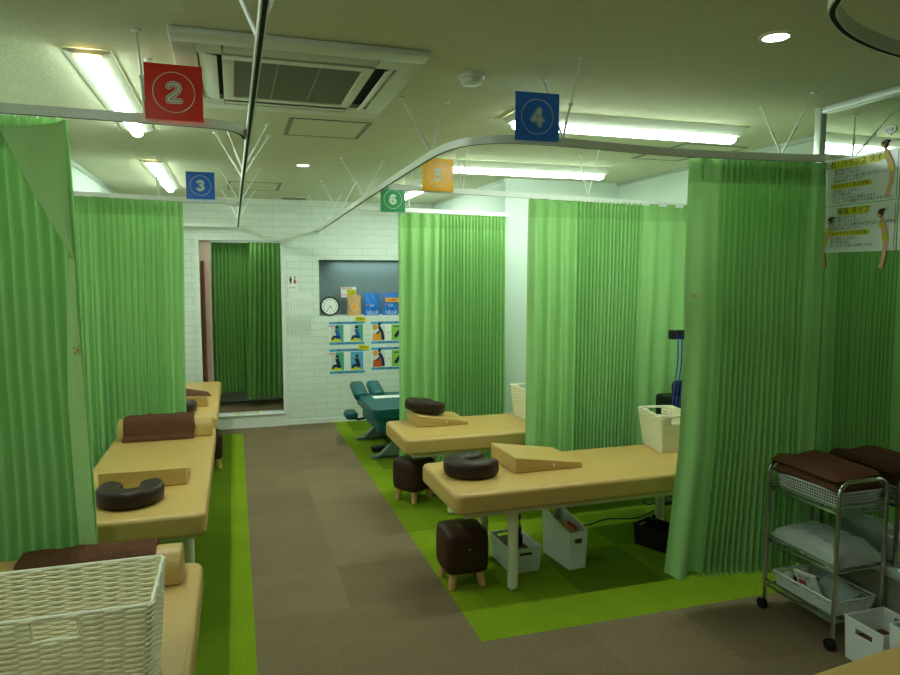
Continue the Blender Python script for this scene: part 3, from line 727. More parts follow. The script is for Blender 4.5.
# ------------------------------------------------------------------ bins
def bin_(label, loc, rz, W, L, h, slope=0, mat_='plas', t=.004, handle='front', cat='storage bin', inside=None, group=None):
    """open box: W along x, L along y, front at -y; handle slot near the front rim"""
    o = thing('storage_bin', label, cat, loc, rz, group)
    k = .90; mb = MB()
    fx, fy = W/2, L/2; bx, by = W/2*k, L/2*(.5+k/2)
    hf, hb = h-slope, h
    out_b = [(-bx, -by, 0), (bx, -by, 0), (bx, by, 0), (-bx, by, 0)]; out_t = [(-fx, -fy, hf), (fx, -fy, hf), (fx, fy, hb), (-fx, fy, hb)]
    in_b = [(x*(1-2*t/W), y*(1-2*t/L), t) for x, y, z in out_b]; in_t = [(x*(1-2*t/W), y*(1-2*t/L), z) for x, y, z in out_t]
    vs = out_b+out_t+in_b+in_t
    fs = [(3, 2, 1, 0), (8, 9, 10, 11)]
    def hole(a, b_, c, d_, ia, ib, ic, id_, w0, w1, h0, h1):
        # a,b bottom, c,d top (ccw outside); cut a slot
        A, B_, Cc, D = [Vector(vs[q]) for q in (a, b_, c, d_)]; IA, IB, IC, ID = [Vector(vs[q]) for q in (ia, ib, ic, id_)]
        def bl(P, u, v): return P[0].lerp(P[1], u).lerp(P[3].lerp(P[2], u), v)
        for P, fl_ in (((A, B_, Cc, D), 0), ((IA, IB, IC, ID), 1)):
            g = [[bl(P, u, v) for u in (0, w0, w1, 1)] for v in (0, h0, h1, 1)]
            for r in range(3):
                for c_ in range(3):
                    if r == 1 and c_ == 1: continue
                    q = [g[r][c_], g[r][c_+1], g[r+1][c_+1], g[r+1][c_]]
                    mb.add(q if not fl_ else q[::-1], [(0, 1, 2, 3)])
        P = (A, B_, Cc, D); Q = (IA, IB, IC, ID); ring = [(w0, h0), (w1, h0), (w1, h1), (w0, h1)]
        for i in range(4):
            a_, b2 = ring[i], ring[(i+1) % 4]; mb.add([bl(P, *a_), bl(P, *b2), bl(Q, *b2), bl(Q, *a_)], [(3, 2, 1, 0)])
    mb.add(vs, fs+[(4, 5, 13, 12), (5, 6, 14, 13), (6, 7, 15, 14), (7, 4, 12, 15), (1, 2, 6, 5), (10, 9, 13, 14), (3, 0, 4, 7), (8, 11, 15, 12)])
    hole(0, 1, 5, 4, 8, 9, 13, 12, .28, .72, .68, .82); hole(2, 3, 7, 6, 10, 11, 15, 14, .28, .72, .78, .90)
    # rolled rim
    mb.build('body', mat_, o)
    MB().tube(out_t, .0035, 6, closed=True).build('rim', mat_, o)
    return o
b1 = bin_('low white plastic bin behind the front leg of the bed, black brush inside', (1.462, 3.455, 0), .05, .185, .29, .135, group='white bins under the bed')
MB().box(-.07, .07, -.11, .09, .008, .095, bev=.01).build('contents', 'towel', b1)
tag(MB().tube([(0, 0, 0), (.004, 0, .06), (-.002, 0, .13)], [.010, .009, .012], 10).box(-.018, .018, -.008, .008, -.05, .02, bev=.004).build('brush', 'blackp'), 'black handled brush sticking up out of the low white bin', 'brush').location = (1.475, 3.42, .105)
b2 = bin_('tall white magazine-style bin with slanted sides under the bed', (1.745, 3.41, 0), .10, .115, .29, .275, slope=.065, group='white bins under the bed')
MB().box(-.035, .02, -.10, .10, .01, .20).build('papers', 'kraft', b2)
tag(MB().box(-.006, .006, -.05, .05, 0, .12, bev=.004).build('red_folder', 'inkr'), 'red folder standing in the tall white bin', 'folder').location = (1.772, 3.37, .10)
b3 = bin_('black plastic box on the floor beneath the wicker basket end of the bed', (2.375, 3.42, 0), .42, .17, .24, .125, mat_='blackp')
tag(MB().cyl((0, 0, 0), (0, 0, .10), .022, n=14).cyl((0, 0, .10), (0, 0, .125), .012, n=12).build('spray_bottle', 'blackp'), 'small black bottle standing in the black box under the bed', 'bottle').location = (2.37, 3.47, .05)
b4 = bin_('white bin with slot handle on the floor beside the trolley castor', (2.525, 2.065, 0), -PI/2, .185, .215, .180, group='white bins by the mirror')
MB().box(-.075, .075, -.085, .085, .008, .10, bev=.01).build('contents', 'towel', b4)
b5 = bin_('white bin with round cut-out nearest the camera below the mirror', (2.535, 1.85, 0), -PI/2, .20, .24, .245, group='white bins by the mirror')
tag(MB().cyl((0, 0, 0), (0, 0, .30), .038, n=20).cyl((0, 0, .30), (0, 0, .36), .030, .020, n=20).cyl((0, 0, .36), (0, 0, .40), .022, n=20).build('tall_bottle', 'blackp'), 'tall black bottle standing in the white bin below the mirror', 'bottle').location = (2.47, 1.85, .01)

# ------------------------------------------------------------------ chrome trolley
TX0, TX1, TY0, TY1 = 2.400, 2.662, 2.197, 2.594
tr = thing('trolley', 'three tier chrome trolley on castors with brown towels on top, in front of mirror', 'trolley', (2.53, 2.42, 0))
for y in (TY0, TY1):
    P = [(TX0, y, .06), (TX0, y, .68)]+[(TX0+.055-.055*math.cos(a), y, .68+.055*math.sin(a)) for a in [PI/2*k/6 for k in range(1, 7)]]+[(TX1-.055+.055*math.sin(a), y, .68+.055*math.cos(a)) for a in [PI/2*k/6 for k in range(0, 7)]]+[(TX1, y, .06)]
    MB().tube(P, .0095, 12, up=(0, 1, 0)).build('end_frame', 'chrome', tr, world=True)
    for x in (TX0, TX1):
        c = MB(); c.cyl((x, y, .035), (x, y, .062), .006, n=8); c.tube([(x-.011, y+.012, .026), (x+.011, y+.012, .026)], .025, 18); c.box(x-.014, x+.014, y-.004, y+.02, .03, .045, bev=.003)
        c.build('castor', 'blackp', tr, world=True)
    MB().cyl((TX0, y, .635), (TX1, y, .635), .005, n=8).build('cross_bar', 'chrome', tr, world=True)
for z in (.60, .345, .125):
    s = MB()
    for x in (TX0, TX1): s.tube([(x, TY0, z), (x, TY1, z)], .0055, 8)
    for y in (TY0, TY1): s.tube([(TX0, y, z), (TX1, y, z)], .0055, 8)
    for x in (TX0, TX1): s.tube([(x, TY0, z+.028), (x, TY1, z+.028)], .0035, 8)
    for k in range(1, 14): x = lerp(TX0, TX1, k/14); s.cyl((x, TY0, z), (x, TY1, z), .0018, n=6)
    for k in range(1, 4): y = lerp(TY0, TY1, k/4); s.cyl((TX0, y, z-.003), (TX1, y, z-.003), .0022, n=6)
    s.build('wire_shelf', 'chrome', tr, world=True)
def grid_basket(label, x0, x1, y0, y1, z, h):
    o = thing('plastic_basket', label, 'basket', ((x0+x1)/2, (y0+y1)/2, z), 0, 'white slotted plastic baskets'); mb = MB()
    def wall(a, b_):
        a = Vector(a); b_ = Vector(b_); d = b_-a; n = max(3, int(d.length/.014)); up = Vector((0, 0, h))
        ctr = Vector(((x0+x1)/2, (y0+y1)/2, z)); 
        def Q(u, v): 
            p = a+d*u; k = .90+.10*v; return Vector((ctr.x+(p.x-ctr.x)*k, ctr.y+(p.y-ctr.y)*k, z+h*v))
        for v in (0.02, .2, .38, .56, .74, .97): mb.cyl(Q(0, v), Q(1, v), .0022 if v < .9 else .0045, n=6)
        for i in range(n+1): mb.cyl(Q(i/n, 0), Q(i/n, .97), .002, n=6)
    wall((x0, y0, 0), (x0, y1, 0)); wall((x0, y1, 0), (x1, y1, 0)); wall((x1, y1, 0), (x1, y0, 0)); wall((x1, y0, 0), (x0, y0, 0))
    mb.build('slotted_wall', 'plas', o, world=True); MB().box(x0+.014, x1-.014, y0+.02, y1-.02, z, z+.003).build('base', 'plas', o, world=True)
    return o
grid_basket('white slotted plastic basket on the top tier of the trolley, holding towels', 2.424, 2.654, 2.215, 2.570, .608, .075)
grid_basket('white slotted plastic basket on the bottom tier of the trolley, holding papers', 2.424, 2.654, 2.215, 2.570, .133, .070)
def folded(label, x0, x1, y0, y1, z, h, n, m='towel', seed=1, grp='brown towels', name='towel'):
    rnd = random.Random(seed); mb = MB(); t = h/n; nx, ny = 14, 18
    for k in range(n):
        dx = rnd.uniform(-.006, .006); dy = rnd.uniform(-.008, .008); vs = []; fs = []
        rim_ = []
        for side in (0, 1):
            for i in range(nx+1):
                for j in range(ny+1):
                    u, v = i/nx, j/ny; e = min(u, 1-u)*nx/1.2; f = min(v, 1-v)*ny/1.2
                    r = min(1, e, f); rr_ = math.sqrt(max(0, 1-(1-r)**2))
                    zz = z+k*t+t/2+(1 if side else -1)*t/2*rr_*1.02
                    zz += (.006*math.sin(u*7+v*5+seed)*(k+1)/n)*(1 if side or k else 0)
                    vs.append((lerp(x0, x1, u)+dx, lerp(y0, y1, v)+dy, max(z+.0005, zz)))
        Nn = (nx+1)*(ny+1)
        for i in range(nx):
            for j in range(ny):
                a = i*(ny+1)+j; fs.append((a, a+1, a+ny+2, a+ny+1)); fs.append((Nn+a, Nn+a+ny+1, Nn+a+ny+2, Nn+a+1))
        mb.add(vs, fs, 0, True)
    o = mb.build(name, m, sharp=180); return tag(o, label, name.replace('_', ' '), grp)
folded('thick brown towel folded lowest in the trolley top basket', 2.44, 2.638, 2.24, 2.55, .616, .065, 2, seed=5)
o = folded('brown towel folded on top of the trolley towels, drooping over the basket', 2.400, 2.660, 2.205, 2.582, .680, .085, 2, seed=9)
for v in o.data.vertices:
    e = max(0, abs(v.co.x)/.13-.8); v.co.z -= e*.05; v.co.z += .012*math.cos(v.co.y*9)
folded('white cloths folded inside the clear bag on the middle tier of the trolley', 2.43, 2.645, 2.23, 2.56, .352, .055, 3, m='cloth', seed=12, grp=None, name='folded_cloth')
# clear bag around the cloths
mb = MB(); vs = []; fs = []; nx, ny = 24, 30
for i in range(nx+1):
    for j in range(ny+1):
        u, v = i/nx, j/ny; e = min(u, 1-u, v, 1-v)*2
        zz = .350+.085*min(1, (e*3.0))**.5+.008*math.sin(u*23+v*9)*math.sin(v*17+u*5)
        if e < .04: zz = .352+.01*random.random()
        vs.append((lerp(2.405, 2.675, u), lerp(2.20, 2.585, v), zz+.004))
for i in range(nx):
    for j in range(ny): a = i*(ny+1)+j; fs.append((a, a+1, a+ny+2, a+ny+1))
mb.add(vs, fs, 0, True); tag(mb.build('plastic_bag', 'bag', sharp=180), 'clear plastic bag over white cloths on the middle tier of the trolley', 'plastic bag')
# papers in lower basket
def slabthing(name, label, cat, c, size, rot, mats, extra=None, group=None):
    o = thing(name, label, cat, c, 0, group); o.rotation_euler = Euler(rot)
    sx, sy, sz = [q/2 for q in size]
    MB().box(-sx, sx, -sy, sy, -sz, sz, bev=.001, seg=1).build('packet', mats[0], o)
    if extra: extra(o, sx, sy, sz)
    return o
def pk(o, sx, sy, sz):
    X = Matrix(((0, 0, -1, -sx-.0006), (-1, 0, 0, 0), (0, 1, 0, 0), (0, 0, 0, 1)))
    t = MB(); t.text('必読', .030, -sy*.75, sz*.55, 1, X, 0, res=2); t.rect(-sy*.8, -sy*.1, -sz*.2, sz*.25, 0, X, 0)
    for k in range(3): t.text('・使い捨て', .014, -sy*.75, -sz*.40-.018*k, 1, X, .0005)
    t.build('printing', ['inkr', 'ink'], o)
slabthing('packet', 'white packet with red and black print leaning in the bottom basket', 'packet', (2.46, 2.395, .208), (.012, .10, .13), (0, -.55, .25), ['paper'], pk)
slabthing('packet', 'clear wrapped white pack lying behind the printed packet in the bottom basket', 'packet', (2.56, 2.33, .190), (.10, .15, .03), (.3, -.35, .1), ['cloth'])
tag(MB().lathe([(0, 0), (.022, 0), (.024, .05), (.018, .062), (0, .062)], 16).build('tape_roll', 'paper'), 'small white roll in the bottom basket by the curtain side', 'tape roll').location = (2.47, 2.525, .137)
tag(MB().box(-.06, .06, -.05, .05, 0, .03, bev=.005).build('pouch', 'towel'), 'dark pouch in the bottom basket by the curtain side', 'pouch').location = (2.56, 2.50, .137)

# ------------------------------------------------------------------ teal treatment table
tt = thing('treatment_table', 'teal padded adjustable treatment table with steel base by the brick wall', 'treatment table', (1.55, 6.2, 0))
Xt = Matrix.Translation((1.60, 6.18, 0))
s = slab(.98, .86, .36, .46, .02); wn(MB().bm(s, 0, True, X=Xt).build('table_pad', 'teal', tt, world=True))
MB().box(1.16, 1.30, 5.78, 6.55, .24, .37, bev=.015).build('side_pad', 'teal', tt, world=True)
for x in (1.15, 1.315):
    MB().box(-.068, .068, -.17, .17, -.045, .045, bev=.040, seg=6, X=Matrix.Translation((x-.01, 6.62, .485)) @ Matrix.Rotation(.22, 4, 'X')).build('head_pad', 'teal', tt, world=True)
MB().box(1.22, 1.9, 6.25, 6.38, .462, .466).build('paper_strip', 'paper', tt, world=True)
a = MB().box(.98, 1.10, 6.42, 6.60, .235, .315, bev=.034, seg=5).build('arm_pad', 'teal', tt, world=True)
MB().tube([(1.04, 6.5, .245), (1.12, 6.5, .225), (1.3, 6.5, .26)], .012, 8).build('bracket', 'blackp', a).matrix_world = Matrix()
kids(a)[0].data.transform(Matrix.Translation(-tt.location))
for (x, y) in ((1.16, 5.86), (1.16, 6.60)):
    l = MB(); l.add([(x, y-.03, .012), (x+.30, y-.03, .012), (x+.26, y-.03, .25), (x, y+.03, .012), (x+.30, y+.03, .012), (x+.26, y+.03, .25)], [(0, 1, 2), (5, 4, 3), (0, 3, 4, 1), (1, 4, 5, 2), (2, 5, 3, 0)])
    l.box(x-.05, x+.7, y-.03, y+.03, .0, .03, bev=.006); l.build('steel_base', 'tealm', tt, world=True)
MB().box(1.16, 1.36, 6.05, 6.15, .01, .05, bev=.01).tube([(1.30, 6.1, .03), (1.45, 6.1, .05), (1.6, 6.1, .2)], .006, 6).build('foot_pedal', 'blackp', tt, world=True)
MB().box(1.35, 1.8, 6.0, 6.35, .03, .355, bev=.01).build('lift_column', 'blackp', tt, world=True)

# ------------------------------------------------------------------ electro machine behind the curtain gap
em = thing('therapy_machine', 'dark therapy machine on wheeled stand with hanging blue cables behind the curtains', 'therapy machine', (2.93, 3.84, 0))
MB().box(2.70, 3.08, 3.74, 3.98, .60, .81, bev=.02).build('cabinet', 'blackp', em, world=True)
MB().box(2.78, 3.06, 3.735, 3.745, .735, .75).build('trim_strip', 'steel', em, world=True)
MB().box(2.80, 3.04, 3.78, 3.96, .80, .90, bev=.035).build('monitor', 'blackp', em, world=True)
MB().cyl((2.93, 3.86, .08), (2.93, 3.86, 1.27), .016, n=12).tube([(2.74, 3.84, 1.22), (2.93, 3.86, 1.25), (3.06, 3.84, 1.22)], .012, 8).build('pole', 'blackp', em, world=True)
for x in (2.72, 2.78, 2.84):
    b_ = MB(); b_.box(x-.02, x+.02, 3.80, 3.85, 1.19, 1.25, bev=.006); h_ = b_.build('cable_hook', 'blackp', em, world=True)
for k in range(5):
    x = 2.735+.028*k; P = [(x, 3.79, 1.22), (x-.02, 3.76, 1.05), (x-.055, 3.74, .88), (x-.08, 3.72, .70), (x-.03, 3.72, .45), (x+.03, 3.74, .30), (x+.1, 3.8, .62)]
    MB().tube(smoothpath(P, 6), .0042, 6).build('cable', 'bluec' if k != 3 else 'blackp', em, world=True)
for a_ in range(5):
    an = a_*2*PI/5+.3; c = Vector((2.93+.23*math.cos(an), 3.86+.14*math.sin(an), .03)); l = MB(); l.tube([(2.93, 3.86, .09), (c.x, c.y, .06)], .014, 8); l.tube([(c.x, c.y-.012, .03), (c.x, c.y+.012, .03)], .03, 14)
    l.build('wheeled_leg', 'blackp', em, world=True)
P = smoothpath([(2.70, 3.95, .006), (2.5, 3.86, .006), (2.3, 3.9, .006), (2.1, 3.84, .006), (1.95, 3.95, .006)], 8)
tag(MB().tube(P, .004, 6).build('floor_cable', 'blackp'), 'thin dark cable lying on the green carpet behind the white bins', 'cable')
P = smoothpath([(2.72, 3.72, .12), (2.62, 3.66, .20), (2.52, 3.64, .24), (2.44, 3.68, .20), (2.50, 3.72, .14), (2.66, 3.74, .16)], 8)
MB().tube(P, .0045, 6).build('cable', 'bluec', em, world=True)

# ------------------------------------------------------------------ ceiling fittings
def lamp(label, x, y, L, rz, W=.22, drop=.055, warm=True, power=1, tr=.036):
    o = thing('ceiling_light', label, 'ceiling light', (x, y, CE), rz)
    h = MB(); a, b_ = L/2, W/2
    vs = []
    for s in (-1, 1): vs += [(s*a, -b_, -.001), (s*a, -b_, -.008), (s*a, -.045, -drop+.012), (s*a, .045, -drop+.012), (s*a, b_, -.008), (s*a, b_, -.001)]
    fs = [(5, 4, 3, 2, 1, 0), (6, 7, 8, 9, 10, 11)]+[(k, k+1, k+7, k+6) for k in range(5)]
    h.add(vs, fs, 0, False); h.build('housing', 'acw', o)
    P = [(-a+.02, 0, -drop), (a-.02, 0, -drop)]
    pr = [(math.cos(t)*tr, math.sin(t)*.022) for t in [2*PI*k/20 for k in range(20)]]
    b2 = MB(); b2.tube([(-a+.015, 0, -drop), (-a+.03, 0, -drop), (a-.03, 0, -drop), (a-.015, 0, -drop)], [.75, 1, 1, .75], prof=pr)
    b2.build('tube', 'lamp' if power > .9 else 'lampdim', o)
    if warm: 
        e = MB(); e.disc(0, 0, .045, 0, Matrix.Translation((-a+.015, 0, -drop+.002)) @ Matrix.Rotation(PI, 4, 'X'), .0, 20); e.build('end_cap', 'lampw', o)
    ld = bpy.data.lights.new('fluorescent', 'AREA'); ld.shape = 'RECTANGLE'; ld.size = L-.06; ld.size_y = .07; ld.energy = LW*power; ld.color = LC
    l = bpy.data.objects.new('fluorescent_light', ld); C.objects.link(l); l.location = (x, y, CE-drop-.03); l.rotation_euler = Euler((0, 0, rz))
    return o
LW = 6.5; LC = (.86, 1.0, .91)
lamp('bare fluorescent ceiling light beside the blue sign, closest to the mirror', 1.99, 3.225, 1.33, 0, W=.23, warm=False)
lamp('fluorescent ceiling light behind the orange sign, over the rear bay', 2.02, 4.69, 1.33, 0, W=.23, warm=False)
lamp('fluorescent ceiling light seen just beside the green sign', 1.575, 6.3, 1.33, PI/2, W=.23, warm=False)
lamp('fluorescent ceiling light behind the red sign', -.475, 3.47, 1.38, PI/2, W=.155, drop=.030, tr=.030)
lamp('small looking fluorescent ceiling light above the small blue sign', -.52, 6.0, 1.50, PI/2, W=.155, drop=.030, tr=.030)
lamp('fluorescent ceiling light over the nearest bed, above the big woven basket', -.475, .98, 1.40, PI/2, W=.155, drop=.030, power=.6)
def downlight(label, x, y, r, e):
    o = thing('downlight', label, 'downlight', (x, y, CE), 0, 'round recessed downlights')
    MB().lathe([(r, -.001), (r, -.005), (r+.012, -.004), (r+.012, -.001)], 32).build('trim_ring', 'white', o)
    MB().lathe([(0, -.004), (r, -.0035)], 32).build('lamp_disc', 'down', o)
    ld = bpy.data.lights.new('downlight', 'AREA'); ld.shape = 'DISK'; ld.size = r*1.6; ld.energy = e; ld.color = (1, .95, .8); ld.spread = 2.2
    l = bpy.data.objects.new('downlight_light', ld); C.objects.link(l); l.location = (x, y, CE-.012)
downlight('round lit downlight alone on the dark ceiling near the curved rail', 1.755, 1.95, .042, 1.2)
downlight('round lit downlight beyond the air conditioner', .50, 5.15, .042, 1.2)
sm = thing('smoke_detector', 'round white smoke detector on the ceiling beside the air conditioner', 'smoke detector', (.925, 2.67, CE))
MB().lathe([(.052, 0), (.054, -.012), (.050, -.016), (.046, -.018)], 32).build('base', 'white', sm)
MB().lathe([(.044, -.016), (.042, -.034), (.034, -.040), (0, -.041)], 32).build('sensor_cap', 'white', sm)
ac = thing('air_conditioner', 'large square white ceiling cassette air conditioner with grey grille', 'air conditioner', (.255, 2.945, CE))
ac.scale = (.93, 1.08, .72)
h = .47; bx = MB(); 
# panel as a frame with four slots
g0, g1 = .295, .385
bx.box(-h, h, -h, -g1, -.032, -.002, bev=.004, seg=2); bx.box(-h, h, g1, h, -.032, -.002, bev=.004, seg=2); bx.box(-h, -g1, -g1, g1, -.032, -.002, bev=.004, seg=2); bx.box(g1, h, -g1, g1, -.032, -.002, bev=.004, seg=2)
for (x0, x1, y0, y1) in ((-g1, -g0, -g1, -g0), (g0, g1, -g1, -g0), (-g1, -g0, g0, g1), (g0, g1, g0, g1)): bx.box(x0, x1, y0, y1, -.032, -.002)
bx.box(-g0, g0, -g0, -.25, -.036, -.002, bev=.003, seg=2); bx.box(-g0, g0, .25, g0, -.036, -.002, bev=.003, seg=2); bx.box(-g0, -.25, -.25, .25, -.036, -.002, bev=.003, seg=2); bx.box(.25, g0, -.25, .25, -.036, -.002, bev=.003, seg=2)
bx.build('panel', 'acw', ac)
MB().box(-h+.05, h-.05, -h+.05, h-.05, -.004, -.0015).build('slot_interior', 'dark', ac)
gr = MB(); gr.box(-.25, .25, -.25, .25, -.030, -.020)
for k in range(40): y = -.24+.48*k/39; gr.box(-.248, .248, y-.002, y+.002, -.033, -.030, m=1)
for x in (-.083, .083): gr.box(x-.003, x+.003, -.25, .25, -.034, -.030, m=1)
gr.build('intake_grille', ['grille', 'grille2'], ac)
for k in range(4):
    R = Matrix.Rotation(k*PI/2, 4, 'Z'); op = .55 if k in (0, 1) else .25
    hw_ = .024 if k in (0, 1) else .034
    MB().box(-g0+.005, g0-.005, -hw_, hw_, -.004, .002, bev=.002, seg=2, X=R @ Matrix.Translation((0, -(g0+g1)/2-(.018 if k in (0, 1) else .006), -.030)) @ Matrix.Rotation(op*(-1), 4, 'X')).build('louvre', 'acw', ac)
# inspection hatches
def hatch(label, x0, x1, y0, y1):
    o = thing('ceiling_hatch', label, 'ceiling hatch', ((x0+x1)/2, (y0+y1)/2, CE))
    t = .012; a = (x1-x0)/2; b_ = (y1-y0)/2; f = MB()
    f.box(-a, a, -b_, -b_+t, -.004, -.0005).box(-a, a, b_-t, b_, -.004, -.0005).box(-a, -a+t*2, -b_+t, b_-t, -.004, -.0005).box(a-t*2, a, -b_+t, b_-t, -.004, -.0005)
    f.build('frame', 'grille', o); MB().box(-a+t*2, a-t*2, -b_+t, b_-t, -.002, -.0005).build('hatch_panel', 'ceiling', o)
hatch('square ceiling hatch just beyond the air conditioner', .29, .715, 3.64, 4.08)
hatch('square ceiling hatch farther along over the aisle, before the brick wall', -.03, .42, 6.19, 6.75)
hatch('ceiling hatch beside the fluorescent light, above the large dark curtain', 2.62, 3.09, 3.62, 3.90)
hatch('thin ceiling hatch between the two fluorescent lights above the bright curtain', 2.60, 2.98, 3.98, 4.18)
o = thing('ceiling_vent', 'small slatted grey vent in the ceiling next to the brick wall', 'vent', (.61, 7.3, CE))
v_ = MB().box(-.13, .13, -.10, .10, -.008, -.0005).build('vent_frame', 'acw', o)
v2 = MB(); [v2.box(-.12, .12, y-.006, y+.006, -.011, -.008) for y in [-.08+.02*k for k in range(9)]]; v2.build('slats', 'grille', o)

# ------------------------------------------------------------------ wall things (plane facing -Y at the back wall)
def WX(y=YB-.001): return Matrix(((1, 0, 0, 0), (0, 0, -1, y), (0, 1, 0, 0), (0, 0, 0, 1)))
X = WX()
t = MB(); t.rect(.553, .645, 1.435, 1.605, 0, X)
t.disc(.576, 1.588, .010, 1, X, .0006, 12); t.poly([(.560, 1.576), (.592, 1.576), (.587, 1.552), (.582, 1.520), (.570, 1.520), (.565, 1.552)], 1, X, .0006)
t.disc(.621, 1.588, .010, 2, X, .0006, 12); t.poly([(.621, 1.578), (.640, 1.532), (.602, 1.532)], 2, X, .0006); t.rect(.614, .628, 1.518, 1.534, 2, X, .0006); t.text('お手洗い', .018, .599, 1.478, 1, X, .0008, 'CENTER')
tag(t.build('restroom_sign', ['paper', 'ink', 'inkr']), 'small white restroom sign with black man and red woman figures', 'sign')
def calendar(label, x0, x1, z0, z1, s, head):
    t = MB(); t.rect(x0, x1, z0, z1, 0, X, .002); t.text(head, .026, x0+.02, z1-.03, 1, X, .0026)
    n = 1
    for r_ in range(5):
        for c_ in range(7):
            if n > 31: break
            t.text(str(n), .018, lerp(x0+.025, x1-.02, c_/6), z1-.065-.028*r_, 1, X, .0026, 'CENTER'); n += 1
    for r_ in range(6): t.rect(x0+.01, x1-.01, z1-.052-.028*r_, z1-.051-.028*r_, 1, X, .0024)
    tag(t.build('wall_calendar', [s, 'inkg']), label, 'calendar', 'paper calendars on the brick wall')
calendar('upper white paper calendar on the brick wall below the restroom sign', .555, .79, 1.205, 1.42, 'paper', '6')
calendar('lower greyer paper calendar on the brick wall beside the doorway', .515, .785, .965, 1.175, 'papero', '7')
def photo_poster(label, x0, z0, z1, kind):
    x1 = x0+.385; o = thing('exercise_poster', label, 'poster', ((x0+x1)/2, YB-.001, z0), 0, 'exercise posters on the brick wall'); h = z1-z0
    MB().rect(x0, x1, z0, z1, 0, X, .001).build('sheet', 'paper', o, world=True)
    t = MB(); t.rect(x0, x1, z1-.028, z1, 0, X, .0016)
    t.text('姿勢の ゆがみ 改善', .026, (x0+x1)/2, z1-.014, 1, X, .0022, 'CENTER')
    t.build('printed_heading', ['pblue', 'pnavy'], o, world=True)
    t = MB(); t.rect(x0, x1, z0, z0+.028, 0, X, .0016); t.text('施術前 と 施術後の変化', .020, (x0+x1)/2, z0+.014, 1, X, .0022, 'CENTER'); t.build('printed_footer', ['pblue', 'pnavy'], o, world=True)
    pw = .14
    for q, xa in enumerate((x0+.015, x1-pw-.015)):
        p = MB(); za, zb = z0+.034, z1-.034
        if kind in (0, 1):
            p.rect(xa, xa+pw, za, zb, 0 if kind == 0 or q == 0 else 5, X, .0016)
            p.poly([(xa+.0, za), (xa+.12, za), (xa+.10, za+.03), (xa, za+.035)], 1, X, .0022)
            if kind == 0 or q == 0: p.rect(xa, xa+.055, za+.03, zb, 6, X, .0019)
            bx_ = xa+.065
            p.stroke([(bx_+.025, za+.045), (bx_+.01, za+.095), (bx_-.0, za+.125)], .040, 2 if kind == 0 else 3, X, .0026)
            p.stroke([(bx_+.02, za+.05), (bx_-.03, za+.055), (bx_-.045, za+.03)], .026, 3, X, .0029); p.disc(bx_-.004, za+.150, .019, 4, X, .0032, 14)
            p.disc(bx_+.004, za+.156, .018, 3, X, .0035, 14)
            mats = ['pgreen', 'yelb', 'pdkb', 'pnavy', 'skin', 'pblue', 'papero']
        else:
            if q == 0:
                p.rect(xa, xa+pw, za, zb, 6, X, .0016); p.disc(xa+.03, zb-.028, .030, 0, X, .0022, 18); p.poly([(xa, za), (xa+.11, za), (xa+.09, za+.09), (xa+.01, za+.08)], 0 if kind == 2 else 1, X, .0022)
                p.stroke([(xa+.12, za+.02), (xa+.11, za+.09), (xa+.08, za+.145)], .034, 3, X, .0026); p.stroke([(xa+.10, za+.12), (xa+.05, za+.08)], .02, 3, X, .0029); p.disc(xa+.075, za+.175, .018, 4, X, .0032, 14); p.disc(xa+.078, za+.182, .017, 3, X, .0035, 14)
            else:
                p.rect(xa, xa+pw, za, zb, 5, X, .0016); p.stroke([(xa+.05, za+.05), (xa+.09, za+.10)], .04, 3, X, .0026); p.rect(xa+.02, xa+.09, zb-.03, zb-.02, 3, X, .0022)
            mats = ['porange', 'pred', 'pdkb', 'pnavy', 'skin', 'plime', 'papero']
        p.build('photo', mats, o, world=True)
    t = MB(); t.rect(x0-.01, x0+.07, z1-.055, z1-.040, 0, X, .0042) if kind < 2 else t.stroke([(x0+.19, (z0+z1)/2), (x0+.205, (z0+z1)/2)], .012, 1, X, .0030)
    t.build('price_band', ['ppink', 'porange'], o, world=True)
photo_poster('exercise poster of two seated people in blue tops, nearest the clock', .975, .853, 1.104, 0)
photo_poster('exercise poster of seated people below the one with blue tops', .975, .535, .805, 1)
photo_poster('exercise poster with orange ball photo, upper beside the curtain', 1.435, .853, 1.098, 2)
photo_poster('exercise poster with red floor photo, lower beside the curtain', 1.435, .560, .810, 3)
def tagp(label, x, z, rz):
    R = WX() @ Matrix.Translation((x, z, 0)) @ Matrix.Rotation(rz, 4, 'Z'); t = MB(); t.rect(-.06, .06, -.026, .026, 0, R, .006); t.text('体験中', .030, 0, 0, 1, R, .0066, 'CENTER'); t.rect(-.05, .05, -.02, -.018, 1, R, .0066)
    tag(t.build('paper_tag', ['yellow', 'ink']), label, 'paper tag', 'tilted yellow tags on the brick wall')
tagp('tilted yellow paper tag just under the niche shelf', 1.318, 1.130, -.12); tagp('tilted yellow paper tag between the upper and lower posters', 1.350, .815, -.12)
# niche contents
ck = thing('wall_clock', 'round black-rimmed wall clock standing in the niche', 'clock', (.995, YB+.06, NZ0))
K = Matrix.Translation((0, 0, .108)) @ Matrix.Rotation(PI/2-.12, 4, 'X')
MB().lathe([(.090, .014), (.094, .020), (.103, .020), (.107, .012), (.107, -.012), (.0, -.012)], 40, X=K).build('rim', 'blackp', ck)
MB().lathe([(0, .006), (.094, .006)], 40, X=K).build('dial', 'paper', ck)
mk = MB()
for k in range(12):
    a = 2*PI*k/12; mk.text(str(12 if k == 0 else k), .026, .072*math.sin(a), .072*math.cos(a), 0, K, .0075, 'CENTER')
mk.build('numerals', 'ink', ck)
hd_ = MB(); hd_.stroke([(0, 0), (.027, -.030)], .006, 0, K, .0095); hd_.stroke([(0, 0), (-.032, -.050)], .004, 0, K, .0105); hd_.disc(0, 0, .006, 0, K, .0115, 14); hd_.build('hands', 'ink', ck)
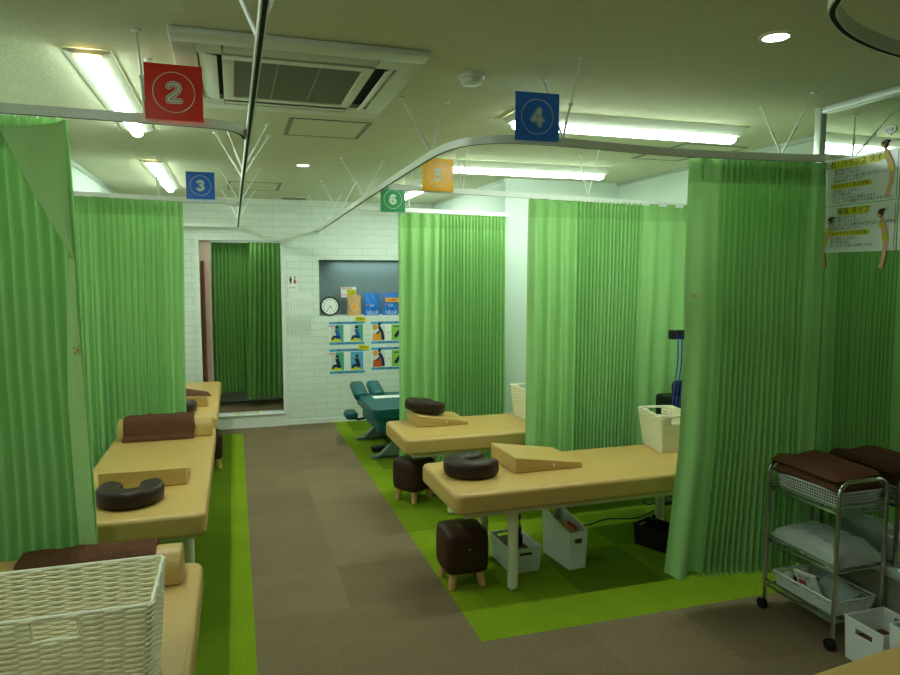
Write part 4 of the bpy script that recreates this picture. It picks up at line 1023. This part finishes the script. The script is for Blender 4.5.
def pouch(label, x, y, w, h, m, printing):
    o = thing('product_pouch', label, 'product bag', (x, y, NZ0)); vs = []; fs = []; nx, nz = 10, 14
    for s in (-1, 1):
        for j in range(nz+1):
            for i in range(nx+1):
                u, v = i/nx, j/nz; th = .032*math.sin(min(1, (1-v)*1.15+.05)*PI/2)*(math.sin(PI*u)**.4 if 0 < u < 1 else 0)
                vs.append(((u-.5)*w*(1-.06*math.sin(v*PI)), s*th+.003*math.sin(u*9+v*7)*(1 if v > .1 else 0), v*h))
    N = (nx+1)*(nz+1)
    for j in range(nz):
        for i in range(nx):
            a = j*(nx+1)+i; fs.append((a, a+1, a+nx+2, a+nx+1)); fs.append((N+a, N+a+nx+1, N+a+nx+2, N+a+1))
    MB().add(vs, fs, 0, True).build('bag', m, o, sharp=180)
    XX = Matrix(((1, 0, 0, 0), (0, 0, -1, -.038), (0, 1, 0, 0), (0, 0, 0, 1))); t = MB(); printing(t, XX, w, h); t.build('front_print', ['paper', 'ink', 'inkr', 'yellow', 'porange', 'pnavy'], o)
    return o
def pr1(t, XX, w, h): t.disc(0, h*.42, .035, 4, XX, 0, 20); t.ring(0, h*.42, .036, .039, 0, XX, .0005)
pouch('brown kraft paper pouch in the niche next to the clock', 1.265, YB+.085, .155, .225, 'kraft', pr1)
def pr2(t, XX, w, h): t.text('カラダ', .030, -.02, h*.43, 0, XX, 0, 'CENTER', 2); t.text('水素入浴', .034, 0, h*.14, 0, XX, 0, 'CENTER', 2); t.disc(-.045, h*.43, .012, 2, XX, .0006, 12); t.rect(-.055, .055, h*.05, h*.07, 0, XX, 0); t.rect(.0, .03, h*.26, h*.31, 5, XX, 0)
pouch('bright blue foil pouch with white print, middle of the niche', 1.458, YB+.085, .180, .25, 'bagblue', pr2)
def pr3(t, XX, w, h): pr2(t, XX, w, h); t.rect(-.065, .12, h*.58, h*.78, 4, XX, .001); t.text('入浴料', .03, .02, h*.68, 1, XX, .0016, 'CENTER')
pouch('blue foil pouch with an orange label band, cut off by the curtain', 1.672, YB+.085, .180, .25, 'bagblue', pr3)
c_ = thing('price_card', 'white and yellow card with red print standing behind the kraft pouch', 'price card', (1.22, YB+.14, NZ0))
MB().rect(-.09, .08, .20, .315, 0, WX(0)).build('card', 'paper', c_)
t = MB(); t.text('新発売', .036, -.02, .295, 0, WX(-.0015), 0, 'CENTER'); t.text('おすすめ', .03, -.06, .225, 0, WX(-.0015), 0, 'CENTER'); t.rect(-.02, .075, .215, .285, 1, WX(-.001)); t.text('体にやさしい', .018, .028, .268, 2, WX(-.002), 0, 'CENTER'); t.text('入浴剤', .026, .028, .240, 2, WX(-.002), 0, 'CENTER'); t.build('printing', ['inkr', 'yellow', 'ink'], c_)
MB().box(-.004, .004, .001, .003, 0, .22).build('stick', 'steel', c_)
# notice on the step
t = MB(); S = Matrix.Translation((.108, YB+.035, .1490)); t.rect(-.115, .115, -.062, .062, 0, S, 0); t.rect(-.085, .085, -.050, .050, 1, S, .0008); t.text('足元注意', .036, .01, 0, 2, S, .0014, 'CENTER'); t.disc(-.068, 0, .012, 3, S, .0014, 12)
tag(t.build('step_sticker', ['yellow', 'paper', 'pnavy', 'pgreen']), 'small yellow-edged notice on the white step of the back doorway', 'notice')

# ------------------------------------------------------------------ world, camera, colour
wd = bpy.data.worlds.new('World'); SC.world = wd; wd.use_nodes = True
wd.node_tree.nodes['Background'].inputs[0].default_value = (.6, .75, .6, 1); wd.node_tree.nodes['Background'].inputs[1].default_value = .05
# added area light without a fitting, brightens the room behind the doorway
ld = bpy.data.lights.new('inner_room_fill', 'AREA'); ld.size = .3; ld.energy = 3.2; ld.color = LC
l = bpy.data.objects.new('inner_room_fill_light', ld); C.objects.link(l); l.location = (.1, 7.76, 2.2)
ld = bpy.data.lights.new('niche', 'AREA'); ld.shape = 'RECTANGLE'; ld.size = .8; ld.size_y = .03; ld.energy = 1.0; ld.color = (.8, 1, .95)  # area light added at the niche top to brighten its inside, no fitting
l = bpy.data.objects.new('niche_fill_light', ld); C.objects.link(l); l.location = (1.45, YB+.2, NZ1-.01)

cam = bpy.data.cameras.new('Camera'); cam.sensor_width = 36; cam.lens = 688/900*36; cam.clip_start = .02
co = bpy.data.objects.new('Camera', cam); C.objects.link(co); co.location = (0, 0, 1.6)
co.rotation_euler = Euler((math.radians(90-5.1), 0, math.radians(-17.4)), 'XYZ')
SC.camera = co
SC.view_settings.view_transform = 'Standard'; SC.view_settings.look = 'None'; SC.view_settings.gamma = 1; SC.view_settings.use_curve_mapping = False
SC.view_settings.exposure = 0.32
